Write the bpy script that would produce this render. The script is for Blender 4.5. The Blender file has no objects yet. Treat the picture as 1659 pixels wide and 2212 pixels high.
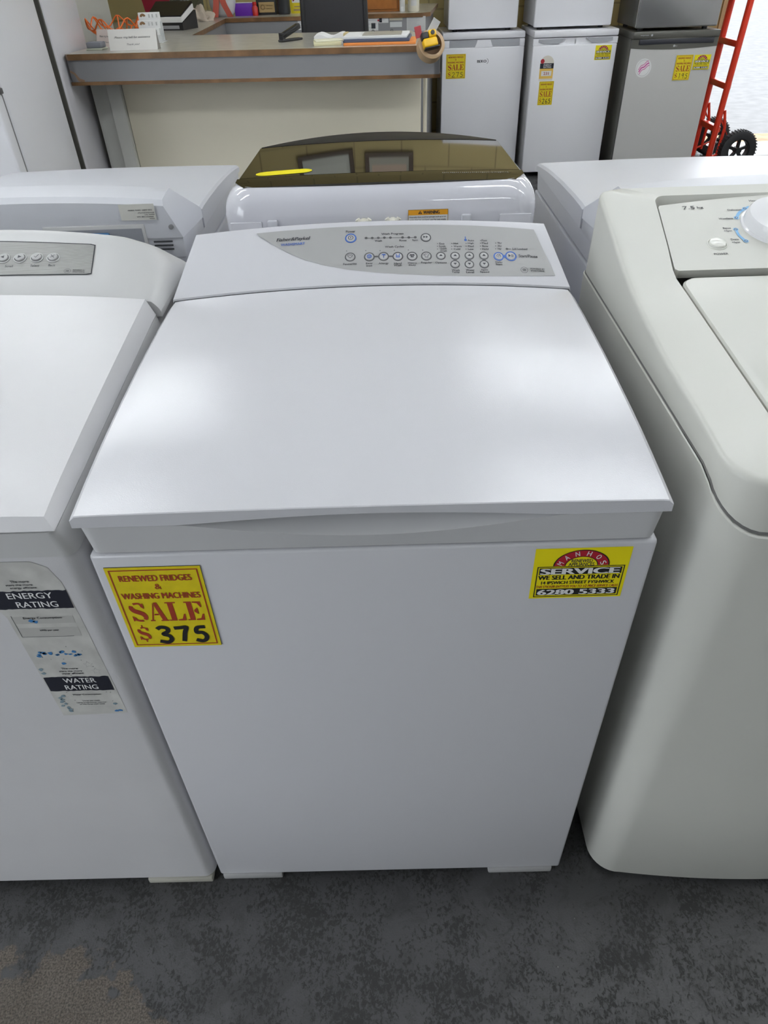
import bpy, bmesh, math, random
from mathutils import Vector, Matrix
from mathutils.geometry import tessellate_polygon
random.seed(7)
PI = math.pi
scn = bpy.context.scene
COL = scn.collection

# ---------------------------------------------------------------- camera
cam_d = bpy.data.cameras.new('camera'); cam = bpy.data.objects.new('camera', cam_d); COL.objects.link(cam)
yaw, pit, rol = 0.01303, 0.68801, -0.03695
fw = Vector((-math.sin(yaw)*math.cos(pit), math.cos(yaw)*math.cos(pit), -math.sin(pit)))
rt = Vector((math.cos(yaw), math.sin(yaw), 0)); up = rt.cross(fw)
r2 = math.cos(rol)*rt + math.sin(rol)*up; u2 = -math.sin(rol)*rt + math.cos(rol)*up
cm = Matrix((r2, u2, -fw)).transposed().to_4x4(); cm.translation = Vector((0.02058, -0.52776, 1.27206))
cam.matrix_world = cm
cam_d.sensor_fit = 'HORIZONTAL'; cam_d.sensor_width = 36.0; cam_d.lens = 1470/1659*36
cam_d.clip_start = 0.02; cam_d.clip_end = 200
scn.camera = cam

# ---------------------------------------------------------------- exposure, world, lights
scn.view_settings.view_transform = 'Standard'; scn.view_settings.look = 'None'
scn.view_settings.exposure = 0.0; scn.view_settings.gamma = 1.0
try: scn.view_settings.use_curve_mapping = False
except Exception: pass
w = bpy.data.worlds.new('world'); scn.world = w; w.use_nodes = True
bg = w.node_tree.nodes['Background']; bg.inputs[0].default_value = (0.89, 0.945, 1.0, 1); bg.inputs[1].default_value = 4.6
sd = bpy.data.lights.new('sun', 'SUN'); sd.energy = 2.0; sd.angle = 0.02; sd.color = (1, .96, .9)
so = bpy.data.objects.new('sun', sd); COL.objects.link(so)
so.rotation_euler = Vector((-0.75, -0.03, -1.0)).to_track_quat('-Z', 'Y').to_euler()
LIGHT_XY = [(-1.75, 2.9), (1.25, 3.1), (-1.75, 1.45), (1.15, 1.45), (1.0, -3.2), (2.6, 3.9), (2.6, 1.9), (-1.5, .1), (1.0, .1), (2.6, .1)]  # right column and row over the machines are unseen, added to brighten the back
TUBE = 40.0          # radiance of the fluorescent tubes
CEIL = 3.0
def portal(loc, sx, sy, d):
    ld = bpy.data.lights.new('daylight_portal', 'AREA'); ld.shape = 'RECTANGLE'; ld.size = sx; ld.size_y = sy; ld.cycles.is_portal = True
    lo = bpy.data.objects.new('daylight_portal', ld); COL.objects.link(lo); lo.location = loc; lo.rotation_euler = Vector(d).to_track_quat('-Z', 'Y').to_euler()
portal((2.88, 5.56, 1.25), .75, 2.5, (0, -1, 0)); portal((-2.56, -2.1, 1.325), 2.15, 3.0, (1, 0, 0))

# ---------------------------------------------------------------- materials
MATS = {}
def M(name, col, rough=0.4, metal=0.0, spec=0.5, bump=0.0, bscale=400.0, coat=0.0, var=0.0, vscale=6.0):
    if name in MATS: return MATS[name]
    m = bpy.data.materials.new(name); m.use_nodes = True; nt = m.node_tree; b = nt.nodes['Principled BSDF']
    b.inputs['Base Color'].default_value = (*col, 1); b.inputs['Roughness'].default_value = rough
    b.inputs['Metallic'].default_value = metal; b.inputs['Specular IOR Level'].default_value = spec
    b.inputs['Coat Weight'].default_value = coat; b.inputs['Coat Roughness'].default_value = 0.03
    if bump or var:
        tc = nt.nodes.new('ShaderNodeTexCoord')
    if bump:
        n = nt.nodes.new('ShaderNodeTexNoise'); n.inputs['Scale'].default_value = bscale; n.inputs['Detail'].default_value = 2
        nt.links.new(tc.outputs['Object'], n.inputs['Vector'])
        bp = nt.nodes.new('ShaderNodeBump'); bp.inputs['Strength'].default_value = bump; bp.inputs['Distance'].default_value = 0.001
        nt.links.new(n.outputs['Fac'], bp.inputs['Height']); nt.links.new(bp.outputs['Normal'], b.inputs['Normal'])
    if var:
        n = nt.nodes.new('ShaderNodeTexNoise'); n.inputs['Scale'].default_value = vscale; n.inputs['Detail'].default_value = 5
        nt.links.new(tc.outputs['Object'], n.inputs['Vector'])
        cr = nt.nodes.new('ShaderNodeValToRGB'); cr.color_ramp.elements[0].position = .3; cr.color_ramp.elements[1].position = .7
        cr.color_ramp.elements[0].color = (*[c*(1-var) for c in col], 1); cr.color_ramp.elements[1].color = (*[min(1, c*(1+var)) for c in col], 1)
        nt.links.new(n.outputs['Fac'], cr.inputs['Fac']); nt.links.new(cr.outputs['Color'], b.inputs['Base Color'])
    MATS[name] = m; return m

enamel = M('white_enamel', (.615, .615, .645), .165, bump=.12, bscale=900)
enamel2 = M('aged_white_enamel', (.595, .59, .605), .3, bump=.12, bscale=900, var=.02, vscale=9)
plastic = M('white_plastic', (.59, .59, .60), .35)
plastic_old = M('aged_white_plastic', (.56, .56, .56), .38)
bluewhite = M('bluish_white_plastic', (.60, .61, .65), .33)
cream = M('cream_enamel', (.595, .595, .55), .3, bump=.05, bscale=900)
cream_pl = M('cream_plastic', (.575, .575, .53), .36, bump=.05, bscale=1200)
gloss = M('gloss_white_plastic', (.64, .64, .69), .07, coat=.6)
fascia = M('grey_fascia', (.36, .36, .355), .45)
fascia_face = M('button_face_grey', (.43, .43, .43), .4)
ring_dk = M('button_ring_grey', (.10, .10, .105), .45)
blue_pr = M('blue_print', (.045, .13, .45), .4)
ink = M('dark_print', (.045, .047, .055), .5)
white_pr = M('white_print', (.78, .78, .78), .5)
black = M('black_plastic', (.018, .018, .02), .4)
dark = M('dark_gap', (.03, .032, .038), .7)
ltblue = M('light_blue_print', (.17, .40, .66), .4)
yellow = M('sign_yellow', (.74, .60, .012), .45, var=.07, vscale=60)
svc_yellow = M('sticker_yellow', (.86, .74, .008), .4)
red_pr = M('red_print', (.36, .045, .02), .5)
crim = M('crimson_print', (.42, .015, .03), .5)
label_old = M('worn_label', (.52, .515, .49), .6, var=.13, vscale=38)
label_navy = M('label_black', (.012, .014, .025), .4)
foot_m = M('tan_foot_plastic', (.42, .41, .36), .5)
smoke = M('smoked_glass', (.014, .011, .006), .03, spec=.55, coat=.15)
black_gloss = M('black_gloss', (.012, .012, .014), .12); rim_black = M('rim_black', (.014, .014, .016), .38, spec=.25)
wood = M('wood_edge', (.20, .105, .042), .38, var=.35, vscale=14)
laminate = M('grey_laminate', (.44, .42, .37), .2, var=.05, vscale=20)
fas_grey = M('counter_grey', (.27, .27, .28), .42)
cpanel = M('counter_cream', (.80, .745, .60), .5)
cside = M('counter_side', (.62, .62, .58), .5)
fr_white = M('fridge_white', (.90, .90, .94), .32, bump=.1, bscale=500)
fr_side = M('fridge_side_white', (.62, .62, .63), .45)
fr_steel = M('fridge_silver', (.66, .65, .635), .36, metal=.3)
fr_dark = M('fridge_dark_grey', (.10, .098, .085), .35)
steel = M('stainless', (.55, .55, .56), .25, metal=.9, var=.1, vscale=4)
seal = M('grey_seal', (.22, .22, .23), .6)
paper = M('paper_white', (.80, .80, .79), .6)
chrome = M('chrome', (.7, .7, .72), .12, metal=1)
truck_red = M('truck_red', (.70, .045, .018), .3)
rubber = M('tyre_rubber', (.022, .022, .024), .7)
orange_m = M('orange_wire', (.80, .16, .02), .35)

def brushed():
    m = bpy.data.materials.new('brushed_fascia'); m.use_nodes = True; nt = m.node_tree; b = nt.nodes['Principled BSDF']
    tc = nt.nodes.new('ShaderNodeTexCoord'); mp = nt.nodes.new('ShaderNodeMapping'); mp.inputs['Scale'].default_value = (6, 900, 900)
    n = nt.nodes.new('ShaderNodeTexNoise'); n.inputs['Scale'].default_value = 1; n.inputs['Detail'].default_value = 3
    cr = nt.nodes.new('ShaderNodeValToRGB'); cr.color_ramp.elements[0].color = (.23, .23, .22, 1); cr.color_ramp.elements[1].color = (.29, .29, .28, 1)
    cr.color_ramp.elements[0].position = .35; cr.color_ramp.elements[1].position = .65
    nt.links.new(tc.outputs['Object'], mp.inputs['Vector']); nt.links.new(mp.outputs['Vector'], n.inputs['Vector'])
    nt.links.new(n.outputs['Fac'], cr.inputs['Fac']); nt.links.new(cr.outputs['Color'], b.inputs['Base Color'])
    b.inputs['Roughness'].default_value = .42; b.inputs['Metallic'].default_value = .1
    return m
brush = brushed()

def floor_mat():
    m = bpy.data.materials.new('worn_painted_concrete'); m.use_nodes = True; nt = m.node_tree; N = nt.nodes; L = nt.links
    b = N['Principled BSDF']; tc = N.new('ShaderNodeTexCoord')
    def noise(scale, det, rough=.6, dist=0.0, sc=None):
        n = N.new('ShaderNodeTexNoise'); n.inputs['Scale'].default_value = scale; n.inputs['Detail'].default_value = det
        n.inputs['Roughness'].default_value = rough; n.inputs['Distortion'].default_value = dist
        if sc:
            mp = N.new('ShaderNodeMapping'); mp.inputs['Scale'].default_value = sc
            L.new(tc.outputs['Object'], mp.inputs['Vector']); L.new(mp.outputs['Vector'], n.inputs['Vector'])
        else: L.new(tc.outputs['Object'], n.inputs['Vector'])
        return n
    def ramp(src, p0, p1, c0, c1):
        r = N.new('ShaderNodeValToRGB'); r.color_ramp.elements[0].position = p0; r.color_ramp.elements[1].position = p1
        r.color_ramp.elements[0].color = c0; r.color_ramp.elements[1].color = c1; L.new(src, r.inputs['Fac']); return r
    def mix(f, a, c, mode='MIX'):
        x = N.new('ShaderNodeMix'); x.data_type = 'RGBA'; x.blend_type = mode
        for s, v in ((x.inputs[0], f), (x.inputs[6], a), (x.inputs[7], c)):
            if hasattr(v, 'links'): L.new(v, s)
            else: s.default_value = v
        return x.outputs[2]
    W = (1, 1, 1, 1); K = (0, 0, 0, 1)
    fine = noise(150, 8, .74, .5, (1, .75, 1)); big = noise(9, 5, .65, .4); tiny = noise(330, 3, .6)
    # flakes of darker paint: threshold shifts with a large noise
    add = N.new('ShaderNodeMath'); add.operation = 'MULTIPLY_ADD'; add.inputs[1].default_value = .75; L.new(big.outputs['Fac'], add.inputs[0]); L.new(fine.outputs['Fac'], add.inputs[2])
    fl = ramp(add.outputs[0], .80, .88, K, W)
    base = mix(fl.outputs['Color'], (.022, .022, .0215, 1), (.056, .056, .058, 1))
    med = noise(14, 6, .7, .8); mr = ramp(med.outputs['Fac'], .5, .62, K, W)
    base = mix(mr.outputs['Color'], base, mix(.55, base, (.027, .027, .027, 1)))
    # bare concrete patches
    def patch(cx, cy, rad, col):
        nonlocal base
        mp = N.new('ShaderNodeVectorMath'); mp.operation = 'DISTANCE'; mp.inputs[1].default_value = (cx, cy, 0); L.new(tc.outputs['Object'], mp.inputs[0])
        nn = noise(16, 5, .6, .2); s = N.new('ShaderNodeMath'); s.operation = 'MULTIPLY_ADD'; s.inputs[1].default_value = .30; L.new(nn.outputs['Fac'], s.inputs[0]); L.new(mp.outputs['Value'], s.inputs[2])
        r = ramp(s.outputs[0], rad, rad + .012, W, K)
        tr = ramp(tiny.outputs['Fac'], .38, .62, (*[c*.45 for c in col], 1), (*[min(1, c*1.5) for c in col], 1))
        base = mix(r.outputs['Color'], base, tr.outputs['Color'])
    patch(-.57, -.35, .385, (.088, .072, .056)); patch(.36, -.47, .30, (.058, .045, .038))
    vor = N.new('ShaderNodeTexVoronoi'); vor.inputs['Scale'].default_value = 26; L.new(tc.outputs['Object'], vor.inputs['Vector'])
    sp = ramp(vor.outputs['Distance'], .035, .05, W, K)
    wn = noise(9, 1); wr = ramp(wn.outputs['Fac'], .60, .62, K, W)
    f = N.new('ShaderNodeMath'); f.operation = 'MULTIPLY'; L.new(sp.outputs['Color'], f.inputs[0]); L.new(wr.outputs['Color'], f.inputs[1])
    base = mix(f.outputs[0], base, (.30, .30, .28, 1))
    L.new(base, b.inputs['Base Color'])
    rr = ramp(fl.outputs['Color'], 0, 1, (.62, .62, .62, 1), (.40, .40, .40, 1)); L.new(rr.outputs['Color'], b.inputs['Roughness'])
    bp = N.new('ShaderNodeBump'); bp.inputs['Strength'].default_value = .35; bp.inputs['Distance'].default_value = .002
    sm = N.new('ShaderNodeMath'); sm.operation = 'MULTIPLY_ADD'; sm.inputs[1].default_value = .5; L.new(tiny.outputs['Fac'], sm.inputs[0]); L.new(fl.outputs['Color'], sm.inputs[2])
    L.new(sm.outputs[0], bp.inputs['Height']); L.new(bp.outputs['Normal'], b.inputs['Normal'])
    return m

def block_wall(name, c1, c2, mortar):
    m = bpy.data.materials.new(name); m.use_nodes = True; nt = m.node_tree; b = nt.nodes['Principled BSDF']
    tc = nt.nodes.new('ShaderNodeTexCoord'); sx = nt.nodes.new('ShaderNodeSeparateXYZ'); cx = nt.nodes.new('ShaderNodeCombineXYZ')
    nt.links.new(tc.outputs['Object'], sx.inputs[0]); nt.links.new(sx.outputs['X'], cx.inputs['X']); nt.links.new(sx.outputs['Z'], cx.inputs['Y'])
    br = nt.nodes.new('ShaderNodeTexBrick'); br.inputs['Scale'].default_value = 1; br.inputs['Brick Width'].default_value = .39; br.inputs['Row Height'].default_value = .19
    br.inputs['Mortar Size'].default_value = .006; br.inputs['Color1'].default_value = (*c1, 1); br.inputs['Color2'].default_value = (*c2, 1); br.inputs['Mortar'].default_value = (*mortar, 1)
    nt.links.new(cx.outputs[0], br.inputs['Vector']); nt.links.new(br.outputs['Color'], b.inputs['Base Color'])
    bp = nt.nodes.new('ShaderNodeBump'); bp.inputs['Strength'].default_value = .5; bp.inputs['Distance'].default_value = .004; bp.invert = True
    nt.links.new(br.outputs['Fac'], bp.inputs['Height']); nt.links.new(bp.outputs['Normal'], b.inputs['Normal'])
    b.inputs['Roughness'].default_value = .6
    return m

# ---------------------------------------------------------------- mesh builder
class MB:
    def __init__(s): s.v = []; s.f = []; s.m = []; s.mats = []
    def mi(s, mat):
        if mat not in s.mats: s.mats.append(mat)
        return s.mats.index(mat)
    def add(s, vs, fs, mat):
        o = len(s.v); k = s.mi(mat); s.v += [tuple(v) for v in vs]
        for f in fs: s.f.append([i + o for i in f]); s.m.append(k)
        return s
    def bm(s, b, mat, mtx=None):
        b.verts.ensure_lookup_table(); b.verts.index_update()
        s.add([(mtx @ v.co if mtx else v.co) for v in b.verts], [[v.index for v in f.verts] for f in b.faces], mat); b.free(); return s
    def box(s, x0, x1, y0, y1, z0, z1, mat, r=0.0, seg=2, mtx=None):
        b = bmesh.new(); bmesh.ops.create_cube(b, size=1)
        bmesh.ops.scale(b, vec=(x1-x0, y1-y0, z1-z0), verts=b.verts)
        bmesh.ops.translate(b, vec=((x0+x1)/2, (y0+y1)/2, (z0+z1)/2), verts=b.verts)
        if r > 0: bmesh.ops.bevel(b, geom=b.edges[:], offset=r, segments=seg, profile=.5, affect='EDGES')
        return s.bm(b, mat, mtx)
    def loft(s, rings, mat, closed=True, cap0=False, cap1=False):
        n = len(rings[0]); vs = [p for r in rings for p in r]; fs = []
        for i in range(len(rings)-1):
            for j in range(n if closed else n-1):
                k = (j+1) % n; fs.append([i*n+j, i*n+k, (i+1)*n+k, (i+1)*n+j])
        if cap0: fs.append(list(range(n))[::-1])
        if cap1: fs.append([(len(rings)-1)*n+j for j in range(n)])
        return s.add(vs, fs, mat)
    def tube(s, pts, r, mat, n=8, closed=False):
        pts = [Vector(p) for p in pts]; rings = []; ref = None
        N = len(pts)
        for i, p in enumerate(pts):
            a = pts[i-1] if (i > 0 or closed) else p; c = pts[(i+1) % N] if (i < N-1 or closed) else p
            t = (c - a).normalized()
            if ref is None: ref = Vector((0, 0, 1)) if abs(t.z) < .9 else Vector((1, 0, 0))
            u = t.cross(ref).normalized(); v = t.cross(u).normalized(); ref = -v if False else ref
            rr = r[i] if isinstance(r, (list, tuple)) else r
            rings.append([p + rr*(math.cos(2*PI*k/n)*u + math.sin(2*PI*k/n)*v) for k in range(n)])
        if closed: rings.append(rings[0])
        return s.loft(rings, mat, True, not closed, not closed)
    def lathe(s, prof, mat, n=24, mtx=None, cap=True):
        rings = [[Vector((r*math.cos(2*PI*k/n), r*math.sin(2*PI*k/n), z)) for k in range(n)] for r, z in prof]
        if mtx: rings = [[mtx @ p for p in r] for r in rings]
        return s.loft(rings, mat, True, cap, cap)
    def prism(s, poly, h0, h1, mat, mtx=None):  # extruded polygon in local xy
        a = [Vector((x, y, h0)) for x, y in poly]; c = [Vector((x, y, h1)) for x, y in poly]
        if mtx: a = [mtx @ p for p in a]; c = [mtx @ p for p in c]
        return s.loft([a, c], mat, True, True, True)
    def build(s, name, parent=None, ang=35, label=None, kind=None):
        me = bpy.data.meshes.new(name); me.from_pydata(s.v, [], s.f)
        for mt in s.mats: me.materials.append(mt)
        me.polygons.foreach_set('material_index', s.m); me.validate()
        b = bmesh.new(); b.from_mesh(me); bmesh.ops.recalc_face_normals(b, faces=b.faces); b.to_mesh(me); b.free()
        if ang:
            me.polygons.foreach_set('use_smooth', [True]*len(me.polygons)); me.set_sharp_from_angle(angle=math.radians(ang))
        me.update()
        o = bpy.data.objects.new(name, me); COL.objects.link(o)
        if parent: o.parent = parent
        if label: o['label'] = label
        if kind: o['kind'] = kind
        return o

def thing(name, label, cat, loc=(0, 0, 0), rz=0.0, group=None):
    o = bpy.data.objects.new(name, None); o.empty_display_size = .05; COL.objects.link(o)
    o.location = loc; o.rotation_euler = (0, 0, rz); o['label'] = label; o['category'] = cat
    if group: o['group'] = group
    return o
def tag(o, label, cat, group=None):
    o['label'] = label; o['category'] = cat
    if group: o['group'] = group
    return o
def struct(name, mb, ang=0):
    o = mb.build(name, None, ang); o['kind'] = 'structure'; return o

# ---------------------------------------------------------------- flat printing on a surface
_tc = {}
def glyphs(txt, bold=0.0, shear=0.0):
    key = (txt, bold, shear)
    if key in _tc: return _tc[key]
    cu = bpy.data.curves.new('tmp', 'FONT'); cu.body = txt; cu.offset = bold; cu.shear = shear; cu.resolution_u = 4; cu.fill_mode = 'FRONT'; cu.dimensions = '2D'
    ob = bpy.data.objects.new('tmp', cu); COL.objects.link(ob)
    dg = bpy.context.evaluated_depsgraph_get(); me = bpy.data.meshes.new_from_object(ob.evaluated_get(dg))
    vs = [(v.co.x, v.co.y) for v in me.vertices]; fs = [list(p.vertices) for p in me.polygons]
    bpy.data.objects.remove(ob); bpy.data.curves.remove(cu); bpy.data.meshes.remove(me)
    x0 = min(v[0] for v in vs); x1 = max(v[0] for v in vs); y0 = min(v[1] for v in vs); y1 = max(v[1] for v in vs)
    vs = [((x-x0)/(x1-x0) - .5, (y-y0)/(y1-y0) - .5) for x, y in vs]
    _tc[key] = (vs, fs); return _tc[key]

class Print(MB):
    """S(u, v, h) maps surface metres to a point."""
    def __init__(s, S, h=.0004): super().__init__(); s.S = S; s.h = h
    def P(s, pts, fs, mat, dh=0.0): s.add([s.S(u, v, s.h + dh) for u, v in pts], fs, mat); return s
    def text(s, t, u, v, wd, ht, mat, bold=.0, shear=0.0, rot=0.0, dh=0.0):
        vs, fs = glyphs(t, 0.0, shear); c, sn = math.cos(rot), math.sin(rot)
        if bold > .005:      # heavy lettering: the glyphs laid down again a hair to either side
            e = .16*wd/max(4, len(t))*(bold/.03)*.45
            for k in (-1, 1): s.P([(u + c*(x*wd + k*e) - sn*y*ht, v + sn*(x*wd + k*e) + c*y*ht) for x, y in vs], fs, mat, dh + .0001 + .00008*k)
        return s.P([(u + c*x*wd - sn*y*ht, v + sn*x*wd + c*y*ht) for x, y in vs], fs, mat, dh)
    def poly(s, pts, mat, dh=0.0):
        tri = tessellate_polygon([[Vector((x, y, 0)) for x, y in pts]])
        return s.P(pts, [list(t) for t in tri], mat, dh)
    def rect(s, u0, u1, v0, v1, mat, dh=0.0, n=1):
        pts = []; fs = []
        for i in range(n+1): u = u0 + (u1-u0)*i/n; pts += [(u, v0), (u, v1)]
        for i in range(n): fs.append([2*i, 2*i+2, 2*i+3, 2*i+1])
        return s.P(pts, fs, mat, dh)
    def frame(s, u0, u1, v0, v1, t, mat, dh=0.0):
        s.rect(u0, u1, v0, v0+t, mat, dh); s.rect(u0, u1, v1-t, v1, mat, dh); s.rect(u0, u0+t, v0+t, v1-t, mat, dh); return s.rect(u1-t, u1, v0+t, v1-t, mat, dh)
    def ring(s, u, v, r0, r1, mat, a0=0, a1=2*PI, n=28, dh=0.0, sv=1.0):
        pts = []; fs = []
        for i in range(n+1):
            a = a0 + (a1-a0)*i/n; pts += [(u+r0*math.cos(a), v+sv*r0*math.sin(a)), (u+r1*math.cos(a), v+sv*r1*math.sin(a))]
        for i in range(n): fs.append([2*i, 2*i+1, 2*i+3, 2*i+2])
        return s.P(pts, fs, mat, dh)
    def disc(s, u, v, r, mat, dh=0.0, n=20, sv=1.0):
        return s.P([(u+r*math.cos(2*PI*i/n), v+sv*r*math.sin(2*PI*i/n)) for i in range(n)], [list(range(n))], mat, dh)
    def stroke(s, pts, wd, mat, dh=0.0, smooth=0):
        if smooth: pts = catmull(pts, smooth)
        n = len(pts); out = []; fs = []
        for i, (x, y) in enumerate(pts):
            a = pts[max(0, i-1)]; b = pts[min(n-1, i+1)]; dx, dy = b[0]-a[0], b[1]-a[1]; l = math.hypot(dx, dy) or 1
            ww = (wd[min(len(wd)-1, int(i*len(wd)/n))] if isinstance(wd, (list, tuple)) else wd)/2
            out += [(x - dy/l*ww, y + dx/l*ww), (x + dy/l*ww, y - dx/l*ww)]
        for i in range(n-1): s.P(out[2*i:2*i+4], [[0, 1, 3, 2]], mat, dh + 4e-6*i)
        return s

def catmull(p, k=6):
    q = [p[0]] + list(p) + [p[-1]]; out = []
    for i in range(1, len(q)-2):
        a, b, c, d = q[i-1], q[i], q[i+1], q[i+2]
        for j in range(k):
            t = j/k
            out.append(tuple(.5*((2*b[m]) + (c[m]-a[m])*t + (2*a[m]-5*b[m]+4*c[m]-d[m])*t*t + (3*b[m]-a[m]-3*c[m]+d[m])*t**3) for m in range(len(b))))
    out.append(tuple(q[-2])); return out

def plane(o, U, V):
    o, U, V = Vector(o), Vector(U).normalized(), Vector(V).normalized(); N = U.cross(V)
    return lambda u, v, h: o + u*U + v*V + h*N

# stencil letters SALE and $ (unit boxes)
def S_shape(p, u, v, wd, ht, mat, dollar=False):
    X = lambda a, b: (u + a*wd, v + b*ht)
    up_ = catmull([(.40, .17), (.22, .02), (-.02, .47-.5+.05)], 6)
    path = catmull([(.30, .30), (.20, .44), (.0, .46), (-.24, .40), (-.33, .24), (-.22, .09), (.0, .0), (.23, -.10), (.33, -.27), (.22, -.42), (.0, -.46), (-.22, -.42), (-.32, -.28)], 5)
    n = len(path); seg = []
    for i, q in enumerate(path):
        t = i/(n-1); wdt = .12 + .21*math.exp(-((t-.5)/.22)**2)
        seg.append((q, wdt))
    def piece(i0, i1):
        pts = [X(*seg[i][0]) for i in range(i0, i1)]; ws = [seg[i][1]*min(wd, ht)*1.05 for i in range(i0, i1)]
        out = []; fs = []; m = len(pts)
        for i, (x, y) in enumerate(pts):
            a = pts[max(0, i-1)]; b = pts[min(m-1, i+1)]; dx, dy = b[0]-a[0], b[1]-a[1]; l = math.hypot(dx, dy) or 1
            out += [(x-dy/l*ws[i]/2, y+dx/l*ws[i]/2), (x+dy/l*ws[i]/2, y-dx/l*ws[i]/2)]
        for i in range(m-1): p.P(out[2*i:2*i+4], [[0, 1, 3, 2]], mat, 4e-6*(i+i0))
    piece(0, int(n*.24)); piece(int(n*.28), int(n*.74)); piece(int(n*.78), n)
    p.poly([X(.40, .18), X(.40, .47), X(.33, .47), X(.22, .30)], mat, .0004); p.poly([X(-.42, -.18), X(-.42, -.47), X(-.35, -.47), X(-.24, -.30)], mat, .0004)
    if dollar:
        p.poly([X(-.05, .46), X(.05, .46), X(.05, .66), X(-.05, .66)], mat); p.poly([X(-.05, -.66), X(.05, -.66), X(.05, -.46), X(-.05, -.46)], mat)
def sale_word(p, u0, u1, vc, ht, mat):
    wd = (u1-u0)/4.05; h = ht/2
    def L(i, polys):
        cx = u0 + (u1-u0)*(i+.5)/4
        for k, q in enumerate(polys): p.poly([(cx + a*wd, vc + b*ht) for a, b in q], mat, .00004*k)
    S_shape(p, u0+(u1-u0)*.125, vc, wd*.95, ht, mat)
    L(1, [[(-.50, -.5), (-.24, -.5), (-.24, -.44), (-.50, -.44)], [(-.41, -.44), (-.33, -.44), (-.08, .33), (-.10, .5)], [(-.05, .5), (.12, .5), (.42, -.44), (.17, -.44), (-.05, .30)], [(.08, -.5), (.52, -.5), (.52, -.44), (.08, -.44)], [(-.20, -.18), (.06, -.18), (.04, -.10), (-.17, -.10)]])
    L(2, [[(-.46, .44), (.10, .44), (.10, .5), (-.46, .5)], [(-.34, -.44), (-.05, -.44), (-.05, .44), (-.34, .44)], [(-.46, -.5), (-.05, -.5), (-.05, -.44), (-.46, -.44)], [(.01, -.5), (.44, -.5), (.48, -.14), (.40, -.14), (.26, -.40), (.01, -.44)]])
    L(3, [[(-.46, .44), (-.06, .44), (-.06, .5), (-.46, .5)], [(-.34, -.44), (-.06, -.44), (-.06, .44), (-.34, .44)], [(-.46, -.5), (-.06, -.5), (-.06, -.44), (-.46, -.44)],
          [(.0, -.5), (.44, -.5), (.48, -.16), (.40, -.16), (.26, -.40), (.0, -.44)], [(.0, .5), (.42, .5), (.44, .2), (.37, .2), (.24, .41), (.0, .44)], [(.0, -.04), (.16, -.16), (.20, -.16), (.20, .16), (.16, .16), (.0, .05)]])
DIG = {'3': [(-.36, .36), (-.1, .48), (.25, .42), (.3, .22), (-.05, .04), (.3, -.08), (.38, -.3), (.1, -.48), (-.42, -.40)],
       '7': [(-.42, .40), (.0, .42), (.38, .44), (.2, .1), (.0, -.45)],
       '5': [(.42, .44), (-.1, .40), (-.2, .10), (.15, .08), (.36, -.12), (.28, -.36), (.0, -.46), (-.36, -.36)],
       '2': [(-.36, .25), (-.1, .46), (.28, .34), (.1, -.05), (-.40, -.44), (.4, -.40)],
       '6': [(.28, .46), (-.15, .2), (-.32, -.15), (-.1, -.45), (.28, -.36), (.26, -.1), (-.25, -.12)],
       '1': [(-.1, .35), (.05, .48), (.0, -.46)],
       '9': [(.3, .3), (.0, .46), (-.3, .28), (-.12, .04), (.28, .2), (.28, .35), (.15, -.46)]}
def digits(p, txt, u0, u1, vc, ht, mat, wd=.14):
    n = len(txt); cw = (u1-u0)/n
    for i, ch in enumerate(txt):
        cx = u0 + cw*(i+.5); p.stroke(catmull([(cx + a*cw*.86, vc + b*ht) for a, b in DIG[ch]], 5), ht*wd, mat)

def price_sign(parent, S, u, v, wd, ht, price, name='price_sign', strokew=.17, dollar=True):
    """yellow sale sign, (u,v) = bottom-left"""
    b = Print(S, 0.0); T = .0012
    q = [(u, v), (u+wd, v), (u+wd, v+ht), (u, v+ht)]
    b.add([S(x, y, .0001) for x, y in q] + [S(x, y, T) for x, y in q], [[0, 1, 5, 4], [1, 2, 6, 5], [2, 3, 7, 6], [3, 0, 4, 7], [3, 2, 1, 0]], dark)
    b.add([S(x, y, T) for x, y in q], [[0, 1, 2, 3]], yellow)
    sign = b.build(name, parent, 0)
    p = Print(S, T + .0003); X = lambda a: u + a*wd; Y = lambda a: v + a*ht
    p.frame(X(.035), X(.965), Y(.028), Y(.972), wd*.014, red_pr)
    p.text('RENEWED FRIDGES', X(.5), Y(.875), wd*.76, ht*.070, red_pr, .03)
    p.text('&', X(.5), Y(.775), wd*.07, ht*.062, red_pr, .03)
    p.text('WASHING MACHINES', X(.5), Y(.665), wd*.84, ht*.070, red_pr, .03)
    sale_word(p, X(.09), X(.91), Y(.465), ht*.235, red_pr)
    if dollar: S_shape(p, X(.17), Y(.185), wd*.145, ht*.17, red_pr, True)
    p.build('lettering', sign, 0)
    d = Print(S, T + .0005); digits(d, price, X(.29), X(.90), Y(.165), ht*.21, black, strokew); d.build('price_digits', sign, 0)
    return sign

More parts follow.
